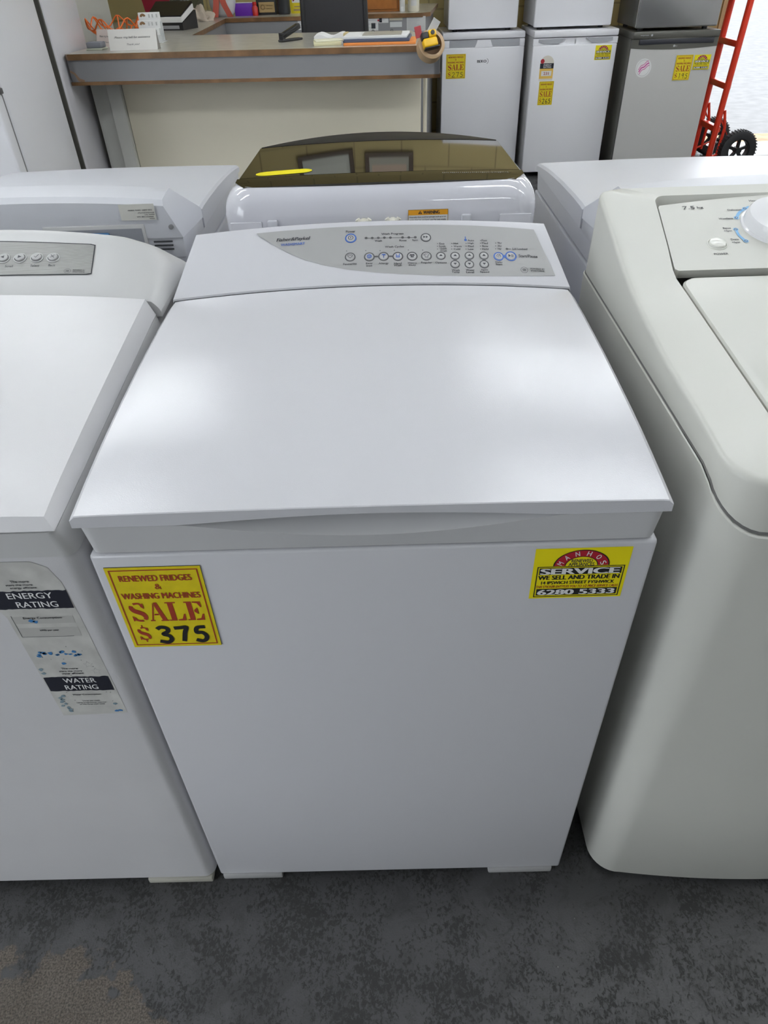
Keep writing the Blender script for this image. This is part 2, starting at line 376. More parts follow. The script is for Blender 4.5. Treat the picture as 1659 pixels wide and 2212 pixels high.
def service_sticker(parent, S, u, v, wd, ht):
    b = Print(S, .0003); b.rect(u, u+wd, v, v+ht, svc_yellow); st = b.build('service_sticker', parent, 0)
    X = lambda a: u + a*wd; Y = lambda a: v + a*ht
    p = Print(S, .0005)
    cx, cy, r = X(.5), Y(.66), wd*.29
    sv = .30*ht/r
    p.ring(cx, cy, r*.60, r*.985, crim, 0, PI, 24, .0001, sv); p.ring(cx, cy, r*.975, r*1.02, black, 0, PI, 24, .0002, sv); p.ring(cx, cy, r*.57, r*.605, black, 0, PI, 24, .0002, sv)
    for i, ch in enumerate('MANHOS'):
        a = PI*(.93 - .172*i); p.text(ch, cx + r*.79*math.cos(a), cy + sv*r*.79*math.sin(a), wd*.044, ht*.085, white_pr, .03, rot=(a-PI/2)*.8, dh=.0003)
    p.text('RENEWED', cx, Y(.755), wd*.22, ht*.062, ink, .01); p.text('APPLIANCES', cx, Y(.685), wd*.27, ht*.062, ink, .01)
    p.frame(X(.045), X(.965), Y(.03), Y(.65), wd*.011, black)
    p.rect(X(.07), X(.94), Y(.49), Y(.62), black, .0001); p.text('SERVICE', cx, Y(.555), wd*.82, ht*.115, white_pr, .04, dh=.0003)
    p.text('WE SELL AND TRADE IN', cx, Y(.43), wd*.86, ht*.085, black, .035)
    p.text('14 IPSWICH STREET FYSHWICK', cx, Y(.325), wd*.78, ht*.062, black, .03)
    p.text('THIS STICKER ENTITLES YOU TO 1/2 PRICE SERVICE CALLS', cx, Y(.243), wd*.88, ht*.05, red_pr, .02, .2)
    p.rect(X(.07), X(.94), Y(.065), Y(.20), black, .0001); p.text('6280 5333', cx, Y(.132), wd*.82, ht*.105, white_pr, .04, dh=.0003)
    p.build('lettering', st, 0); return st

def rrect(hw, y0, y1, r, xc=0.0, nf=30, ns=8, nc=5, bow=0.0, rb=None):
    """plan outline, counter-clockwise from front-left; bow pushes the front out"""
    rb = r if rb is None else rb; pts = []
    for i in range(nf+1):
        x = -hw + r + (2*hw-2*r)*i/nf; pts.append((xc + x, y0 - bow*(1-(x/hw)**2)))
    b0 = y0 - bow*(1-((hw-r)/hw)**2)
    for i in range(1, nc+1):
        a = -PI/2 + PI/2*i/nc; pts.append((xc + hw - r + r*math.cos(a), b0 + r + r*math.sin(a)))
    for i in range(1, ns): pts.append((xc + hw, b0 + r + (y1-rb-b0-r)*i/ns))
    for i in range(0, nc+1):
        a = PI/2*i/nc; pts.append((xc + hw - rb + rb*math.cos(a), y1 - rb + rb*math.sin(a)))
    for i in range(1, nf): pts.append((xc + hw - rb - (2*hw-2*rb)*i/nf, y1))
    for i in range(0, nc+1):
        a = PI/2 + PI/2*i/nc; pts.append((xc - hw + rb + rb*math.cos(a), y1 - rb + rb*math.sin(a)))
    for i in range(1, ns): pts.append((xc - hw, y1 - rb + (b0 + r - y1 + rb)*i/ns))
    for i in range(0, nc):
        a = PI + PI/2*i/nc; pts.append((xc - hw + r + r*math.cos(a), b0 + r + r*math.sin(a)))
    return pts
def interp(t, x):
    if x <= t[0][0]: return t[0][1]
    for (a, b), (c, d) in zip(t, t[1:]):
        if x <= c: return b + (d-b)*(x-a)/(c-a)
    return t[-1][1]

# ================================================================ the room
XL, XR, YB, YF = -2.45, 3.25, 5.45, -5.2
fm = floor_mat()
b = MB(); b.box(XL-.1, XR+.1, YF-.1, YB+.12, -.12, 0, fm); struct('floor', b)
tan = block_wall('tan_block_wall', (.46, .37, .16), (.48, .39, .17), (.31, .25, .11))
wallw = M('wall_paint', (.76, .76, .73), .6)
ceilm = M('ceiling_paint', (.84, .84, .82), .8)
DX0 = 2.50   # shop doorway in the back wall: from here to the right wall
b = MB(); b.box(XL-.1, DX0, YB, YB+.12, 0, CEIL, tan); b.box(DX0, XR+.1, YB, YB+.12, 2.5, CEIL, tan); struct('wall_back', b)
b = MB(); b.box(XL-.12, XL, YF-.1, -3.6, 0, CEIL, wallw); b.box(XL-.12, XL, -.6, YB, 0, CEIL, wallw); b.box(XL-.12, XL, -3.6, -.6, 0, .25, wallw); b.box(XL-.12, XL, -3.6, -.6, 2.4, CEIL, wallw); struct('wall_left', b)
b = MB(); b.box(XR, XR+.12, YF-.1, YB, 0, CEIL, wallw); struct('wall_right', b)
b = MB(); b.box(XL, XR, YF-.12, YF, 0, CEIL, wallw); struct('wall_front', b)
frame_al = M('window_frame_grey', (.45, .45, .46), .35, metal=.6)
b = MB()
for y in (-3.6, -2.1, -.64): b.box(XL-.09, XL-.03, y, y+.04, .25, 2.4, frame_al)
b.box(XL-.09, XL-.03, -3.6, -.6, .25, .29, frame_al); b.box(XL-.09, XL-.03, -3.6, -.6, 2.36, 2.4, frame_al); struct('window_1', b)
b = MB(); b.box(XL-.12, XR+.12, YF-.12, YB+.12, CEIL, CEIL+.15, ceilm); struct('ceiling', b)
b = MB(); b.box(XL, -1.36, 3.03, 3.86, 0, CEIL, M('pale_partition', (.60, .60, .56), .5)); struct('wall_partition', b)
b = MB(); b.box(DX0-.03, DX0+.03, YB-.02, YB+.14, 0, 2.5, M('door_jamb_paint', (.50, .33, .17), .5)); struct('trim_1', b)
# outside
conc = M('outdoor_concrete', (.135, .135, .138), .8, var=.16, vscale=9.0)
b = MB(); b.box(-30, 30, YB+.12, 40, -.14, -.02, conc); b.box(-30, 30, -40, YF-.12, -.14, -.02, conc); b.box(-30, XL-.12, YF-.12, YB+.12, -.14, -.02, conc); struct('ground_outside', b)
b = MB(); b.box(DX0+.1, XR, YB-.32, YB+.14, .0005, .006, M('daylit_floor_pale', (.5, .5, .5), .7)); struct('trim_2', b)  # pale plate paints the daylight falling on the floor inside the doorway
b = MB(); b.box(DX0-.02, 9, YB+.16, YB+.52, -.10, -.012, M('brown_kerb', (.34, .20, .11), .8, var=.3, vscale=9)); struct('trim_3', b)

tubem = M('tube_glass', (.9, .9, .92), .2); tubem.node_tree.nodes['Principled BSDF'].inputs['Emission Color'].default_value = (.93, .97, 1, 1); tubem.node_tree.nodes['Principled BSDF'].inputs['Emission Strength'].default_value = TUBE
for lx, ly in LIGHT_XY:
    t = thing('ceiling_light', 'unseen white fluorescent light fitting on the shop ceiling', 'ceiling light', (lx, ly, CEIL), 0, 'fluorescent ceiling lights')
    b = MB(); b.box(-.62, .62, -.10, .10, -.07, -.0005, plastic, .01); b.build('housing', t)
    for yy in ((-.05, .05) if ly > 0 else (0,)):
        d = MB(); d.tube([(-.6, yy, -.09), (.6, yy, -.09)], .013, tubem, 10); d.build('fluorescent_tube', t)

# ================================================================ top-loading washer of the kind in the middle
def bump(x, a=.195): return max(0.0, 1-(x/a)**2)**1.25
LIDP = [(-.006, .8492), (.006, .8508), (.02, .8527), (.051, .8565), (.103, .8620), (.15, .8658), (.194, .8685), (.268, .8725), (.385, .8755), (.47, .8755)]
def crown(y): return .003 + .012*max(0, y)/.47
def Zb(x): return .875 + .015*(1-(x/.3)**2)
def Zr(x): return .938 + .012*(1-(x/.3)**2)
SLm = math.hypot(.1, .061)
def Sm(x, v, h):
    t = v/SLm; n = Vector((0, -.061, .1)).normalized()
    return Vector((x, .475 + .1*t, Zb(x) + t*(Zr(x)-Zb(x)))) + h*n
def washer_body(root, em, pl, back=False):
    c = MB(); c.box(-.3, .3, 0, .635, .016, .7895, em, .0045, 3); c.build('cabinet', root)
    # deck
    A = rrect(.2955, .001, .636, .010, nf=60, bow=0); Bp = rrect(.2985, -.005, .640, .014, nf=60)
    F = lambda p: p[1] < .004
    r0 = [(x, y, .7925) for x, y in A]
    r1 = [(x, y, .8325 - (.020*bump(x) if y < 0 else 0)) for x, y in Bp]
    r1b = [(x*.995, y + (.004 if y < 0 else -.001*(y > .3)), .8338 - (.0185*bump(x) if y < 0 else 0)) for x, y in Bp]
    r2 = [(x*.985, (.012 + .022*bump(x) if y < 0 else y*.985), .8335 - (.004*bump(x) if y < 0 else 0)) for x, y in Bp]
    d = MB(); d.loft([r0, r1, r1b, r2], pl, True, True, True)
    d.box(-.299, .299, .474, .643, .830, .8685, pl, .003)
    d.build('top_deck', root)
    # lid
    NX, NY = 40, 26; ys = [-.006 + .4735*(j/NY)**1.25 for j in range(NY+1)]
    g = []
    for j, y in enumerate(ys):
        row = []
        for i in range(NX+1):
            s = -1 + 2*i/NX; s = math.copysign(1-(1-abs(s))**1.35, s); x = .3*s
            e = max(0, abs(x)-.292)/.008
            z = interp(LIDP, y) + crown(y)*(1-(x/.3)**2) - .005*e*e - (.0015 if j == NY else 0)
            row.append((x, y, z))
        g.append(row)
    l = MB(); vs = [p for r in g for p in r]; n = NX+1
    l.add(vs, [[j*n+i, j*n+i+1, (j+1)*n+i+1, (j+1)*n+i] for j in range(NY) for i in range(NX)], em)
    loop = g[0] + [g[j][-1] for j in range(1, NY+1)] + g[-1][-2::-1] + [g[j][0] for j in range(NY-1, 0, -1)]
    k = lambda p: (p[1] < -.0055)
    q0 = [(x, y-.0010 if k((x, y)) else y, z-.0010) for x, y, z in loop]
    q1 = [(x, y-.0012 if k((x, y)) else y, .8345 + .0085*bump(x) if k((x, y)) else .8345) for x, y, z in loop]
    q2 = [(x*.998, y + .003 + .008*bump(x) if k((x, y)) else y, .8340 - .001*bump(x) if k((x, y)) else .8340) for x, y, z in loop]
    l.loft([loop, q0, q1, q2], em, True, False, True); l.build('lid', root, 20)
    # console
    P = MB(); rows = []
    for i in range(37):
        x = -.3 + .6*i/36; u = x/.3
        zb, zr = Zb(x), Zr(x); q = lambda f: u*(.3 - .028*f)
        rows.append([(u*.3, .4738, .855), (u*.3, .4738, zb-.003), (q(.02), .4752, zb+.0005), (q(.5), .525, (zb+zr)/2), (q(.95), .570, zr-.003), (q(1), .5755, zr)] + ([(q(1), .60, zr-.001), (q(1), .634, zr-.005), (q(.93), .643, zr-.014)] if back else [(q(1), .583, zr-.002), (q(.9), .615, zr-.020), (q(.8), .640, zr-.040)]) + [(u*.3, .645, .868)])
    if not back:
        G = MB(); G.loft([[(.2985*i/18, y, Zb(.2985*i/18)+dz) for y, dz in ((.4665, -.0040), (.4742, -.0022))] for i in range(-18, 19)], dark, False); G.build('hinge_gap_shade', root, 30)  # dark strip paints the shade in the groove behind the lid
    P.loft(rows, pl if back else em, False); P.add(rows[0], [list(range(10))], pl if back else em); P.add(rows[-1], [list(range(10))], pl if back else em)
    return P.build('console', root, 30)
def foot(root, x0, x1, y0=-.002, y1=.07, m=None):
    b = MB(); b.box(x0, x1, y0, y1, 0, .0158, m or foot_m, .003); return b.build('foot', root)

t = thing('washing_machine', 'white top-loading washing machine in the centre with 375 dollar sale sign', 'washing machine')
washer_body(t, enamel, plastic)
foot(t, -.296, -.19, m=M('grey_foot', (.36, .36, .36), .5)); foot(t, .175, .287, m=MATS['grey_foot']); foot(t, -.29, -.18, .56, .63); foot(t, .18, .29, .56, .63)
# ---- control panel
def strip(s, lo, hi, n, mat, dh=.0, m=4):
    def res(p, n):
        L = [0]
        for a, b_ in zip(p, p[1:]): L.append(L[-1] + math.hypot(b_[0]-a[0], b_[1]-a[1]))
        out = []
        for i in range(n+1):
            d = L[-1]*i/n; j = 0
            while j < len(p)-2 and L[j+1] < d: j += 1
            f = (d-L[j])/((L[j+1]-L[j]) or 1); out.append((p[j][0] + f*(p[j+1][0]-p[j][0]), p[j][1] + f*(p[j+1][1]-p[j][1])))
        return out
    a, c = res(lo, n), res(hi, n); pts = []; fs = []
    for i in range(n+1):
        for k in range(m+1): f = k/m; pts.append((a[i][0] + f*(c[i][0]-a[i][0]), a[i][1] + f*(c[i][1]-a[i][1])))
    for i in range(n):
        for k in range(m): o = i*(m+1)+k; fs.append([o, o+m+1, o+m+2, o+1])
    return s.P(pts, fs, mat, dh)
HI = [(-.1752, .907), (-.137, .915), (-.0943, .919), (-.0488, .924), (.0269, .927), (.0874, .926), (.1478, .916), (.2083, .895), (.2543, .873)]
LO = [(-.1752, .900), (-.1735, .874), (-.1672, .827), (-.1515, .719), (-.1268, .558), (-.0995, .42), (-.0696, .318), (-.0341, .229), (.01, .167), (.0539, .129), (.0978, .107), (.1506, .100), (.2008, .115), (.2454, .137), (.2793, .16)]
q = Print(Sm, .0004); strip(q, [(x, y*SLm) for x, y in LO], [(x, y*SLm) for x, y in HI], 60, fascia, 0, 6); panel = q.build('control_panel', t, 30)
BT = [(-.029, .731, 'power'), (.0863, .714, 'ff'), (-.0301, .429, 'heart'), (-.001, .42, 'iron'), (.0207, .42, 'palm'), (.0423, .415, 'hand'), (.064, .414, 'shirt2'), (.0856, .415, 'shirt'), (.1076, .418, 'up'), (.1293, .419, 'up'), (.1284, .286, 'dn'), (.151, .424, 'up'), (.150, .288, 'dn'), (.1731, .428, 'up'), (.1725, .293, 'dn'), (.1957, .422, 'clock'), (.2143, .431, 'play')]
def button_mesh(S, u, v, r, kind, parent):
    bl = kind in ('power', 'clock', 'play'); rm = blue_pr if bl else ring_dk
    p = Print(S, .0006); R = r*(1.0 if not bl else 1.08)
    n = 24
    def circ(rr, h): return [S(u + rr*math.cos(2*PI*i/n), v + rr*math.sin(2*PI*i/n), h) for i in range(n)]
    p.loft([circ(R, .0003), circ(R*.97, .0009), circ(R*.80, .0009), circ(R*.76, .0006)], rm, True)
    p.loft([circ(R*.77, .0006), circ(R*.66, .0014), circ(R*.3, .0016)], fascia_face, True, False, True)
    h = .0019; i2 = blue_pr if kind in ('iron', 'palm', 'hand') else ink
    k = r*.62; q = Print(S, h); X = lambda a, b_: (u + a*k, v + b_*k)
    if kind == 'power': q.ring(u, v, k*.62, k*.80, ink); q.rect(u-k*.09, u+k*.09, v-k*.35, v+k*.35, ink)
    elif kind == 'ff':
        for a in (-.75, -.0): q.poly([X(a, -.45), X(a+.68, 0), X(a, .45)], ink)
    elif kind == 'heart': q.stroke([X(*a) for a in [(0, .38), (.3, .62), (.68, .5), (.66, .1), (0, -.62), (-.66, .1), (-.68, .5), (-.3, .62), (0, .38)]], k*.17, ink)
    elif kind == 'up': q.poly([X(-.6, -.35), X(.6, -.35), X(0, .45)], ink)
    elif kind == 'dn': q.poly([X(-.6, .35), X(0, -.45), X(.6, .35)], ink)
    elif kind == 'play': q.poly([X(-.75, -.5), X(.0, 0), X(-.75, .5)], ink); q.rect(u+k*.2, u+k*.36, v-k*.45, v+k*.45, ink); q.rect(u+k*.52, u+k*.68, v-k*.45, v+k*.45, ink)
    elif kind == 'clock': q.ring(u, v, k*.6, k*.74, ink, -.9, 1.25*PI); q.stroke([X(-.1, -.15), X(.3, .35)], k*.18, ink); q.rect(u-k*.25, u+k*.15, v-k*.62, v-k*.46, ink)
    elif kind == 'iron':
        q.ring(u, v, k*.55, k*.72, i2)
        for a in (-.3, 0, .3): q.stroke([X(a-.12, -.55), X(a+.12, .0), X(a-.05, .55)], k*.13, i2)
    elif kind == 'palm':
        q.stroke([X(.05, -.75), X(-.02, -.1), X(.05, .3)], k*.17, i2)
        for a in [(-.8, .1), (-.65, .6), (.1, .8), (.75, .55), (.8, .05)]: q.stroke([X(.03, .3), X(a[0]*.6, a[1]*.5+.32), X(*a)], [k*.22, k*.05], i2, 0, 4)
    elif kind == 'hand':
        q.frame(u-k*.55, u+k*.55, v-k*.6, v+k*.15, k*.15, i2); q.stroke([X(-.55, .7), X(-.4, .2)], k*.2, i2); q.stroke([X(.55, .7), X(.4, .2)], k*.2, i2); q.stroke([X(-.4, -.2), X(0, -.3), X(.4, -.2)], k*.14, i2)
    else:
        sh = [(-.3, .62), (-.85, .25), (-.6, -.02), (-.42, .12), (-.42, -.62), (.42, -.62), (.42, .12), (.6, -.02), (.85, .25), (.3, .62), (0, .42)]
        if kind == 'shirt2': q.poly([X(*a) for a in sh], ink); q.stroke([X(-.1, .2), X(.12, -.1), X(-.05, -.4)], k*.14, fascia_face, .0001)
        else: q.stroke([X(*a) for a in sh + sh[:1]], k*.14, ink)
    p.v_extra = None; o = len(p.v)
    for f, m_ in zip(q.f, q.m):
        p.f.append([i+o for i in f]); p.m.append(p.mi(q.mats[m_]))
    p.v += q.v
    return p.build('button', parent, 30)
for u, tt, kd in BT: button_mesh(Sm, u, tt*SLm, .0083 if kd not in ('up', 'dn', 'clock') else .0074, kd, panel)
MT = [('Fisher&Paykel', -.1177, .76, .0522, .0078), ('WASHSMART', -.1181, .684, .0369, .0045), ('Power', -.0289, .84, .0145, .0041), ('Wash Progress', .0352, .777, .034, .0045), ('Wash', .0133, .671, .0108, .0033), ('Rinse', .051, .668, .0108, .0033), ('Spin', .0696, .668, .0084, .0037), ('Wash Cycles', .0378, .566, .0289, .0044), ('Favourite', -.0305, .317, .0202, .0036), ('Easy', -.0012, .312, .01, .0036), ('Iron', -.0013, .278, .0086, .0033), ('Allergy', .0204, .305, .0153, .004), ('Hand', .0419, .303, .0112, .0036), ('Wash', .0418, .272, .0118, .0032), ('Heavy', .0641, .303, .0133, .0036), ('Duty', .0639, .269, .0106, .0036), ('Regular', .0854, .307, .0165, .004), ('Options', .1072, .306, .0172, .004), ('Wash', .1286, .191, .0118, .0036), ('Temp', .1284, .157, .0115, .0036), ('Water', .1505, .197, .013, .0036), ('Level', .1502, .163, .0118, .0036), ('Spin', .1723, .201, .0101, .0036), ('Speed', .1721, .168, .0136, .0036), ('Eco', .1103, .612, .0077, .0033), ('Soak', .1109, .568, .0102, .0033), ('Quick', .1121, .530, .0107, .0033), ('Wash', .112, .495, .0101, .0029), ('Hot', .1318, .616, .0072, .0033), ('Warm', .1339, .569, .012, .0029), ('Cold', .1327, .525, .0096, .0033), ('Auto', .155, .666, .0096, .0033), ('High', .1546, .618, .009, .0033), ('Med', .1543, .574, .0084, .0033), ('Low', .1539, .527, .0084, .0033), ('Fast', .176, .669, .0084, .0033), ('Med', .1762, .625, .0091, .0033), ('Slow', .1764, .578, .0096, .0033), ('Hold', .176, .531, .0095, .0033), ('9hr', .1991, .634, .0067, .0033), ('3hr', .1987, .587, .0066, .0033), ('1hr', .1983, .54, .006, .0033), ('Lid Locked', .2293, .55, .0226, .0036), ('Start/Pause', .2407, .441, .0286, .0051), ('Delay', .1954, .326, .0108, .0036), ('Start', .1951, .296, .0102, .0032), ('POWERED BY', .2532, .246, .0216, .0025), ('SMARTDRIVE', .2528, .215, .0209, .0025)]
q = Print(Sm, .0008)
for i, (s_, u, tt, wd, ht) in enumerate(MT):
    if i == 2: q.build('brand_lettering', panel, 0); q = Print(Sm, .0008)
    q.text(s_, u, tt*SLm, wd, ht, blue_pr if i == 1 else ink, .03 if i == 0 else .012, .25 if i == 0 else 0)
q.stroke([(-.0055, .72*SLm), (.0701, .715*SLm)], .0009, ring_dk)
for u, v in [(-.0055, .722), (.0041, .720), (.0134, .719), (.0227, .719), (.032, .717), (.0506, .716), (.0602, .715), (.0701, .716)]: q.disc(u, v*SLm, .0022, ring_dk, .0001, 14)
for u, v in [(-.0354, .525), (-.0062, .519), (.0156, .512), (.0373, .513), (.0587, .512), (.0805, .509), (.1037, .612), (.1034, .568), (.1032, .524), (.1255, .615), (.1252, .568), (.1249, .524), (.1474, .617), (.1471, .573), (.1467, .526), (.17, .668), (.1696, .624), (.1692, .577), (.1689, .530), (.1931, .632), (.1927, .585), (.1923, .538)]: q.disc(u, v*SLm, .0008, ring_dk, 0, 8)
q.disc(.1469, .672*SLm, .0022, blue_pr, 0, 14); q.rect(.1463, .1476, .676*SLm, .728*SLm, blue_pr)
q.disc(.2094, .543*SLm, .0020, ring_dk, 0, 12); q.rect(.2094, .2155, .5385*SLm, .5475*SLm, ring_dk)
for a, c in (((.0066, .42), (.0131, .42)), ((.0283, .418), (.0347, .417))): q.stroke([(a[0], a[1]*SLm), (c[0], c[1]*SLm)], .0028, ring_dk)
for x in (.1288, .1505, .1728): q.rect(x-.0025, x+.0025, .335*SLm, .372*SLm, ring_dk)
q.rect(.2015, .2065, .405*SLm, .445*SLm, blue_pr)
q.ring(.2327, .222*SLm, .0049, .0055, ring_dk); q.text('SB', .2327, .222*SLm, .005, .0042, ink, .02)
q.build('printed_legend', panel, 0)
# ---- stickers on the front
Sf = plane((0, 0, 0), (1, 0, 0), (0, 0, 1))
Sf0 = lambda u, v, h: Vector((u, -.0001-h, v))
price_sign(t, Sf0, -.2885, .642, .1035, .1305, '375', strokew=.2)
service_sticker(t, Sf0, .1725, .7065, .1025, .0755)

# ================================================================ the two turned-round washers behind
def rear_washer(label, x, yfront, side):
    t = thing('washing_machine', label, 'washing machine', (x, yfront, 0), PI)
    washer_body(t, bluewhite, bluewhite, True)
    for a, c in ((-.29, -.19), (.19, .29)): foot(t, a, c); foot(t, a, c, .55, .63)
    # recessed rear face below the ridge
    S = lambda u, v, h: Vector((u, .6455+h, v))
    con = MB()
    b = MB(); b.box(-.232, -.040, .640, .6470, .84, .8945, plastic_old, .003); hr = b.build('hose_recess', t)
    b = MB(); b.box(-.226, -.046, .6471, .6478, .84, .8875, M('recess_shade_grey', (.30, .31, .34), .6)); b.build('recess_back', hr)
    for a in (-.165, -.105):
        b = MB(); b.box(a, a+.038, .6478, .652, .842, .882, M('blue_foam', (.08, .22, .42), .8), .003); b.build('foam_block', hr)
    # vents
    q = MB()
    for sx in (-1, 1):
        q = MB()
        for i, zz in enumerate((.862, .855, .848)): q.tube([(sx*.243, .6462, zz), (sx*.278, .6462, zz)], .0016, dark, 8)
        q.tube([(sx*.256, .645, .839), (sx*.256, .6475, .839)], .003, dark, 10)
        q.build('vent_slots', t)
    for sx in (-1, 1): q = MB(); q.tube([(sx*.281, .6425, .888), (sx*.281, .6475, .888)], .0045, M('screw_grey', (.25, .25, .26), .4), 12); q.build('screw', t)
    # sticker, printed upside down to the viewer
    d = .0115
    S2 = lambda u, v, h: Vector((u, .6424 + (.928-v)*0.10 + h, v))
    if side < 0:
        p = Print(lambda u, v, h: Vector((-u, .6462+h, v)), .0006)
        p.rect(.193, .258, .902, .930, M('spec_label', (.66, .65, .60), .5)); st = p.build('spec_label', t, 0)
        p = Print(lambda u, v, h: Vector((-u, .6462+h, v)), .0010)
        for s_, cx, cy, wd in (('MODEL', .250, .9045, .010), ('MW51108 GA', .238, .9080, .03), ('SERIAL NO', .247, .9115, .018), ('MYS55Z5757', .241, .9150, .03), ('220-240V 50Hz 500W', .231, .9195, .045)):
            p.text(s_, cx, cy, wd, .0022 if wd > .02 else .0016, ink, .01, 0, PI)
        p.build('lettering', st, 0)
        p = Print(lambda u, v, h: Vector((-u, .6462+h, v)), .0004)
        p.text('H', .105, .905, .009, .010, bluewhite, .02, 0, PI, .0008); p.build('raised_letter', t, 0); p = Print(p.S, .0004); p.text('C', .165, .905, .009, .010, bluewhite, .02, 0, PI, .0008)
        p.build('raised_letter', t, 0)
    return t
rear_washer('white washing machine seen from behind, left of the one with the dark glass lid', -.655, 1.44, -1)
rear_washer('white washing machine seen from behind, directly behind the cream machine', .715, 1.35, 1)

# ================================================================ left machine (bevelled lid, brushed panel)
t = thing('washing_machine', 'white washing machine at the left edge with worn energy and water rating label', 'washing machine', (-.614, 0, 0))
HW = .305
c = MB(); A = rrect(HW, -.003, .64, .018, nf=12, nc=6)
c.loft([[(x, y, z) for x, y in A] for z in (.018, .776)] + [[(x*.996, y*.996+.0005, .786) for x, y in A], [(x*.985, y*.985+.002, .7915) for x, y in A]], enamel2, True, True, True)
c.build('cabinet', t)
def foot2(x0, x1): return foot(t, x0, x1, -.006, .06)
foot2(.185, .300); foot2(-.300, -.185); foot(t, .185, .300, .56, .63); foot(t, -.300, -.185, .56, .63)
ZS = lambda y: .8290 + .036*max(0, min(1, y/.43))         # lid / deck joint
d = MB(); A1 = rrect(.3035, -.004, .642, .014, nf=12); A2 = rrect(.2935, -.0055, .642, .010, nf=12)
d.loft([[(x, y, .7935) for x, y in A1], [(x, y, .7975) for x, y in A1], [(x, y, ZS(y)-.001) for x, y in A2], [(x*.97, y*.97+.008, ZS(y)+.0005) for x, y in A2]], plastic_old, True, True, True)
d.build('top_deck', t)
l = MB(); NX, NY = 24, 16
def ltop(x, y): return .8415 + (.891-.8415)*(max(0, (y-.003)/.447))**.82 + (.004+.010*y/.45)*(1-(x/.282)**2)
g = [[(.284*(-1+2*i/NX), .004 + .4385*j/NY, 0) for i in range(NX+1)] for j in range(NY+1)]
g = [[(x, y, ltop(x, y)) for x, y, _ in r] for r in g]
l.add([p for r in g for p in r], [[j*(NX+1)+i, j*(NX+1)+i+1, (j+1)*(NX+1)+i+1, (j+1)*(NX+1)+i] for j in range(NY) for i in range(NX)], enamel2)
loop = g[0] + [g[j][-1] for j in range(1, NY+1)] + g[-1][-2::-1] + [g[j][0] for j in range(NY-1, 0, -1)]
def skirt(p):
    x, y, z = p; yy = -.0055 if y < .005 else y
    xx = x + (math.copysign(.0105, x) if abs(x) > .2835 else 0)
    return (xx, yy, ZS(yy)+.0012)
ring1 = [skirt(p) for p in loop]
l.loft([loop, ring1, [(x*.985, y, z-.0005) for x, y, z in ring1]], enamel2, True, False, True); l.build('lid', t, 20)
# console with rounded right shoulder
def kx(x): 
    a = (abs(x)-.215)/.088
    return 1 if a <= 0 else math.sqrt(max(0, 1-a*a))
def lb(x): u = x/.3; return .887 + .010*(1-u*u)
def lr(x): u = x/.3; return .925 + .030*(1-u*u)
P = MB(); rows = []
xs = [-.3025 + .6*.5*(1-math.cos(PI*i/56)) * (.605/.6) for i in range(57)]
for x in xs:
    k = kx(x); f0 = .866; B_ = f0 + (lb(x)-f0)*min(1, k*1.9); R_ = f0 + (lr(x)-f0)*k
    rows.append([(x, .4455, .862), (x, .4455, min(B_-.002, R_)), (x, .449, B_+.0008), (x, .513, (B_+R_)/2), (x, .572, B_+(R_-B_)*.954), (x, .578, R_), (x, .584, R_-.0015*k), (x, .615, R_-(R_-f0)*.22), (x, .640, R_-(R_-f0)*.55), (x, .645, .862)])
P.loft(rows, plastic_old, False); P.add(rows[0], [list(range(9))], plastic_old); P.add(rows[-1], [list(range(9))], plastic_old)
P.build('console', t, 40)
P = MB(); P.loft([[(.282*s/12, y, z) for y, z in ((.4415, lb(.282*s/12)-.0035), (.4475, lb(.282*s/12)-.0022))] for s in range(-12, 13)], dark, False); P.build('hinge_gap_shade', t, 30)  # painted shade along the groove between lid and console
nL = Vector((0, -.045, .13)).normalized(); SLl = math.hypot(.13, .05)
def Sl(x, v, h):
    tt = v/SLl; return Vector((x, .448 + .13*tt, lb(x) + tt*(lr(x)-lb(x)))) + h*nL
hi = [(-.19, .83), (-.1, .82), (.0413, .826), (.0775, .82), (.1133, .818), (.1487, .820), (.1839, .83), (.1893, .819)]
lo = [(-.19, .31), (-.1, .31), (.0584, .31), (.1278, .32), (.1907, .344), (.1952, .358)]
q = Print(Sl, .0012); strip(q, [(x, y*SLl) for x, y in lo], [(x, y*SLl) for x, y in hi], 50, dark, -.0004, 6)
sh = lambda p, dx, dy: [(x + (dx if x > 0 else 0), y*SLl + dy) for x, y in p]
strip(q, sh(lo, -.0014, .0014), sh(hi, -.0014, -.0022), 50, brush, .0, 6); pan = q.build('control_panel', t, 30)
q = Print(Sl, .0013)
for s_, u, tt, wd, ht in [('Scroll', .0700, .445, .0117, .0046), ('Select', .1085, .456, .013, .0046), ('Back', .1335, .466, .0102, .0042)]:
    q = Print(Sl, .0013); q.text(s_, u, tt*SLl, wd, ht, ink, .012); q.build('button_lettering', pan, 0)
q = Print(Sl, .0013)
q.text('POWERED BY', .1755, .403*SLl, .018, .0026, ink, .012); q.text('SMARTDRIVE', .1757, .376*SLl, .0176, .0026, ink, .012)
q.ring(.1585, .388*SLl, .0044, .0050, ring_dk); q.text('SB', .1585, .388*SLl, .0048, .004, ink, .02); q.build('printed_legend', pan, 0)
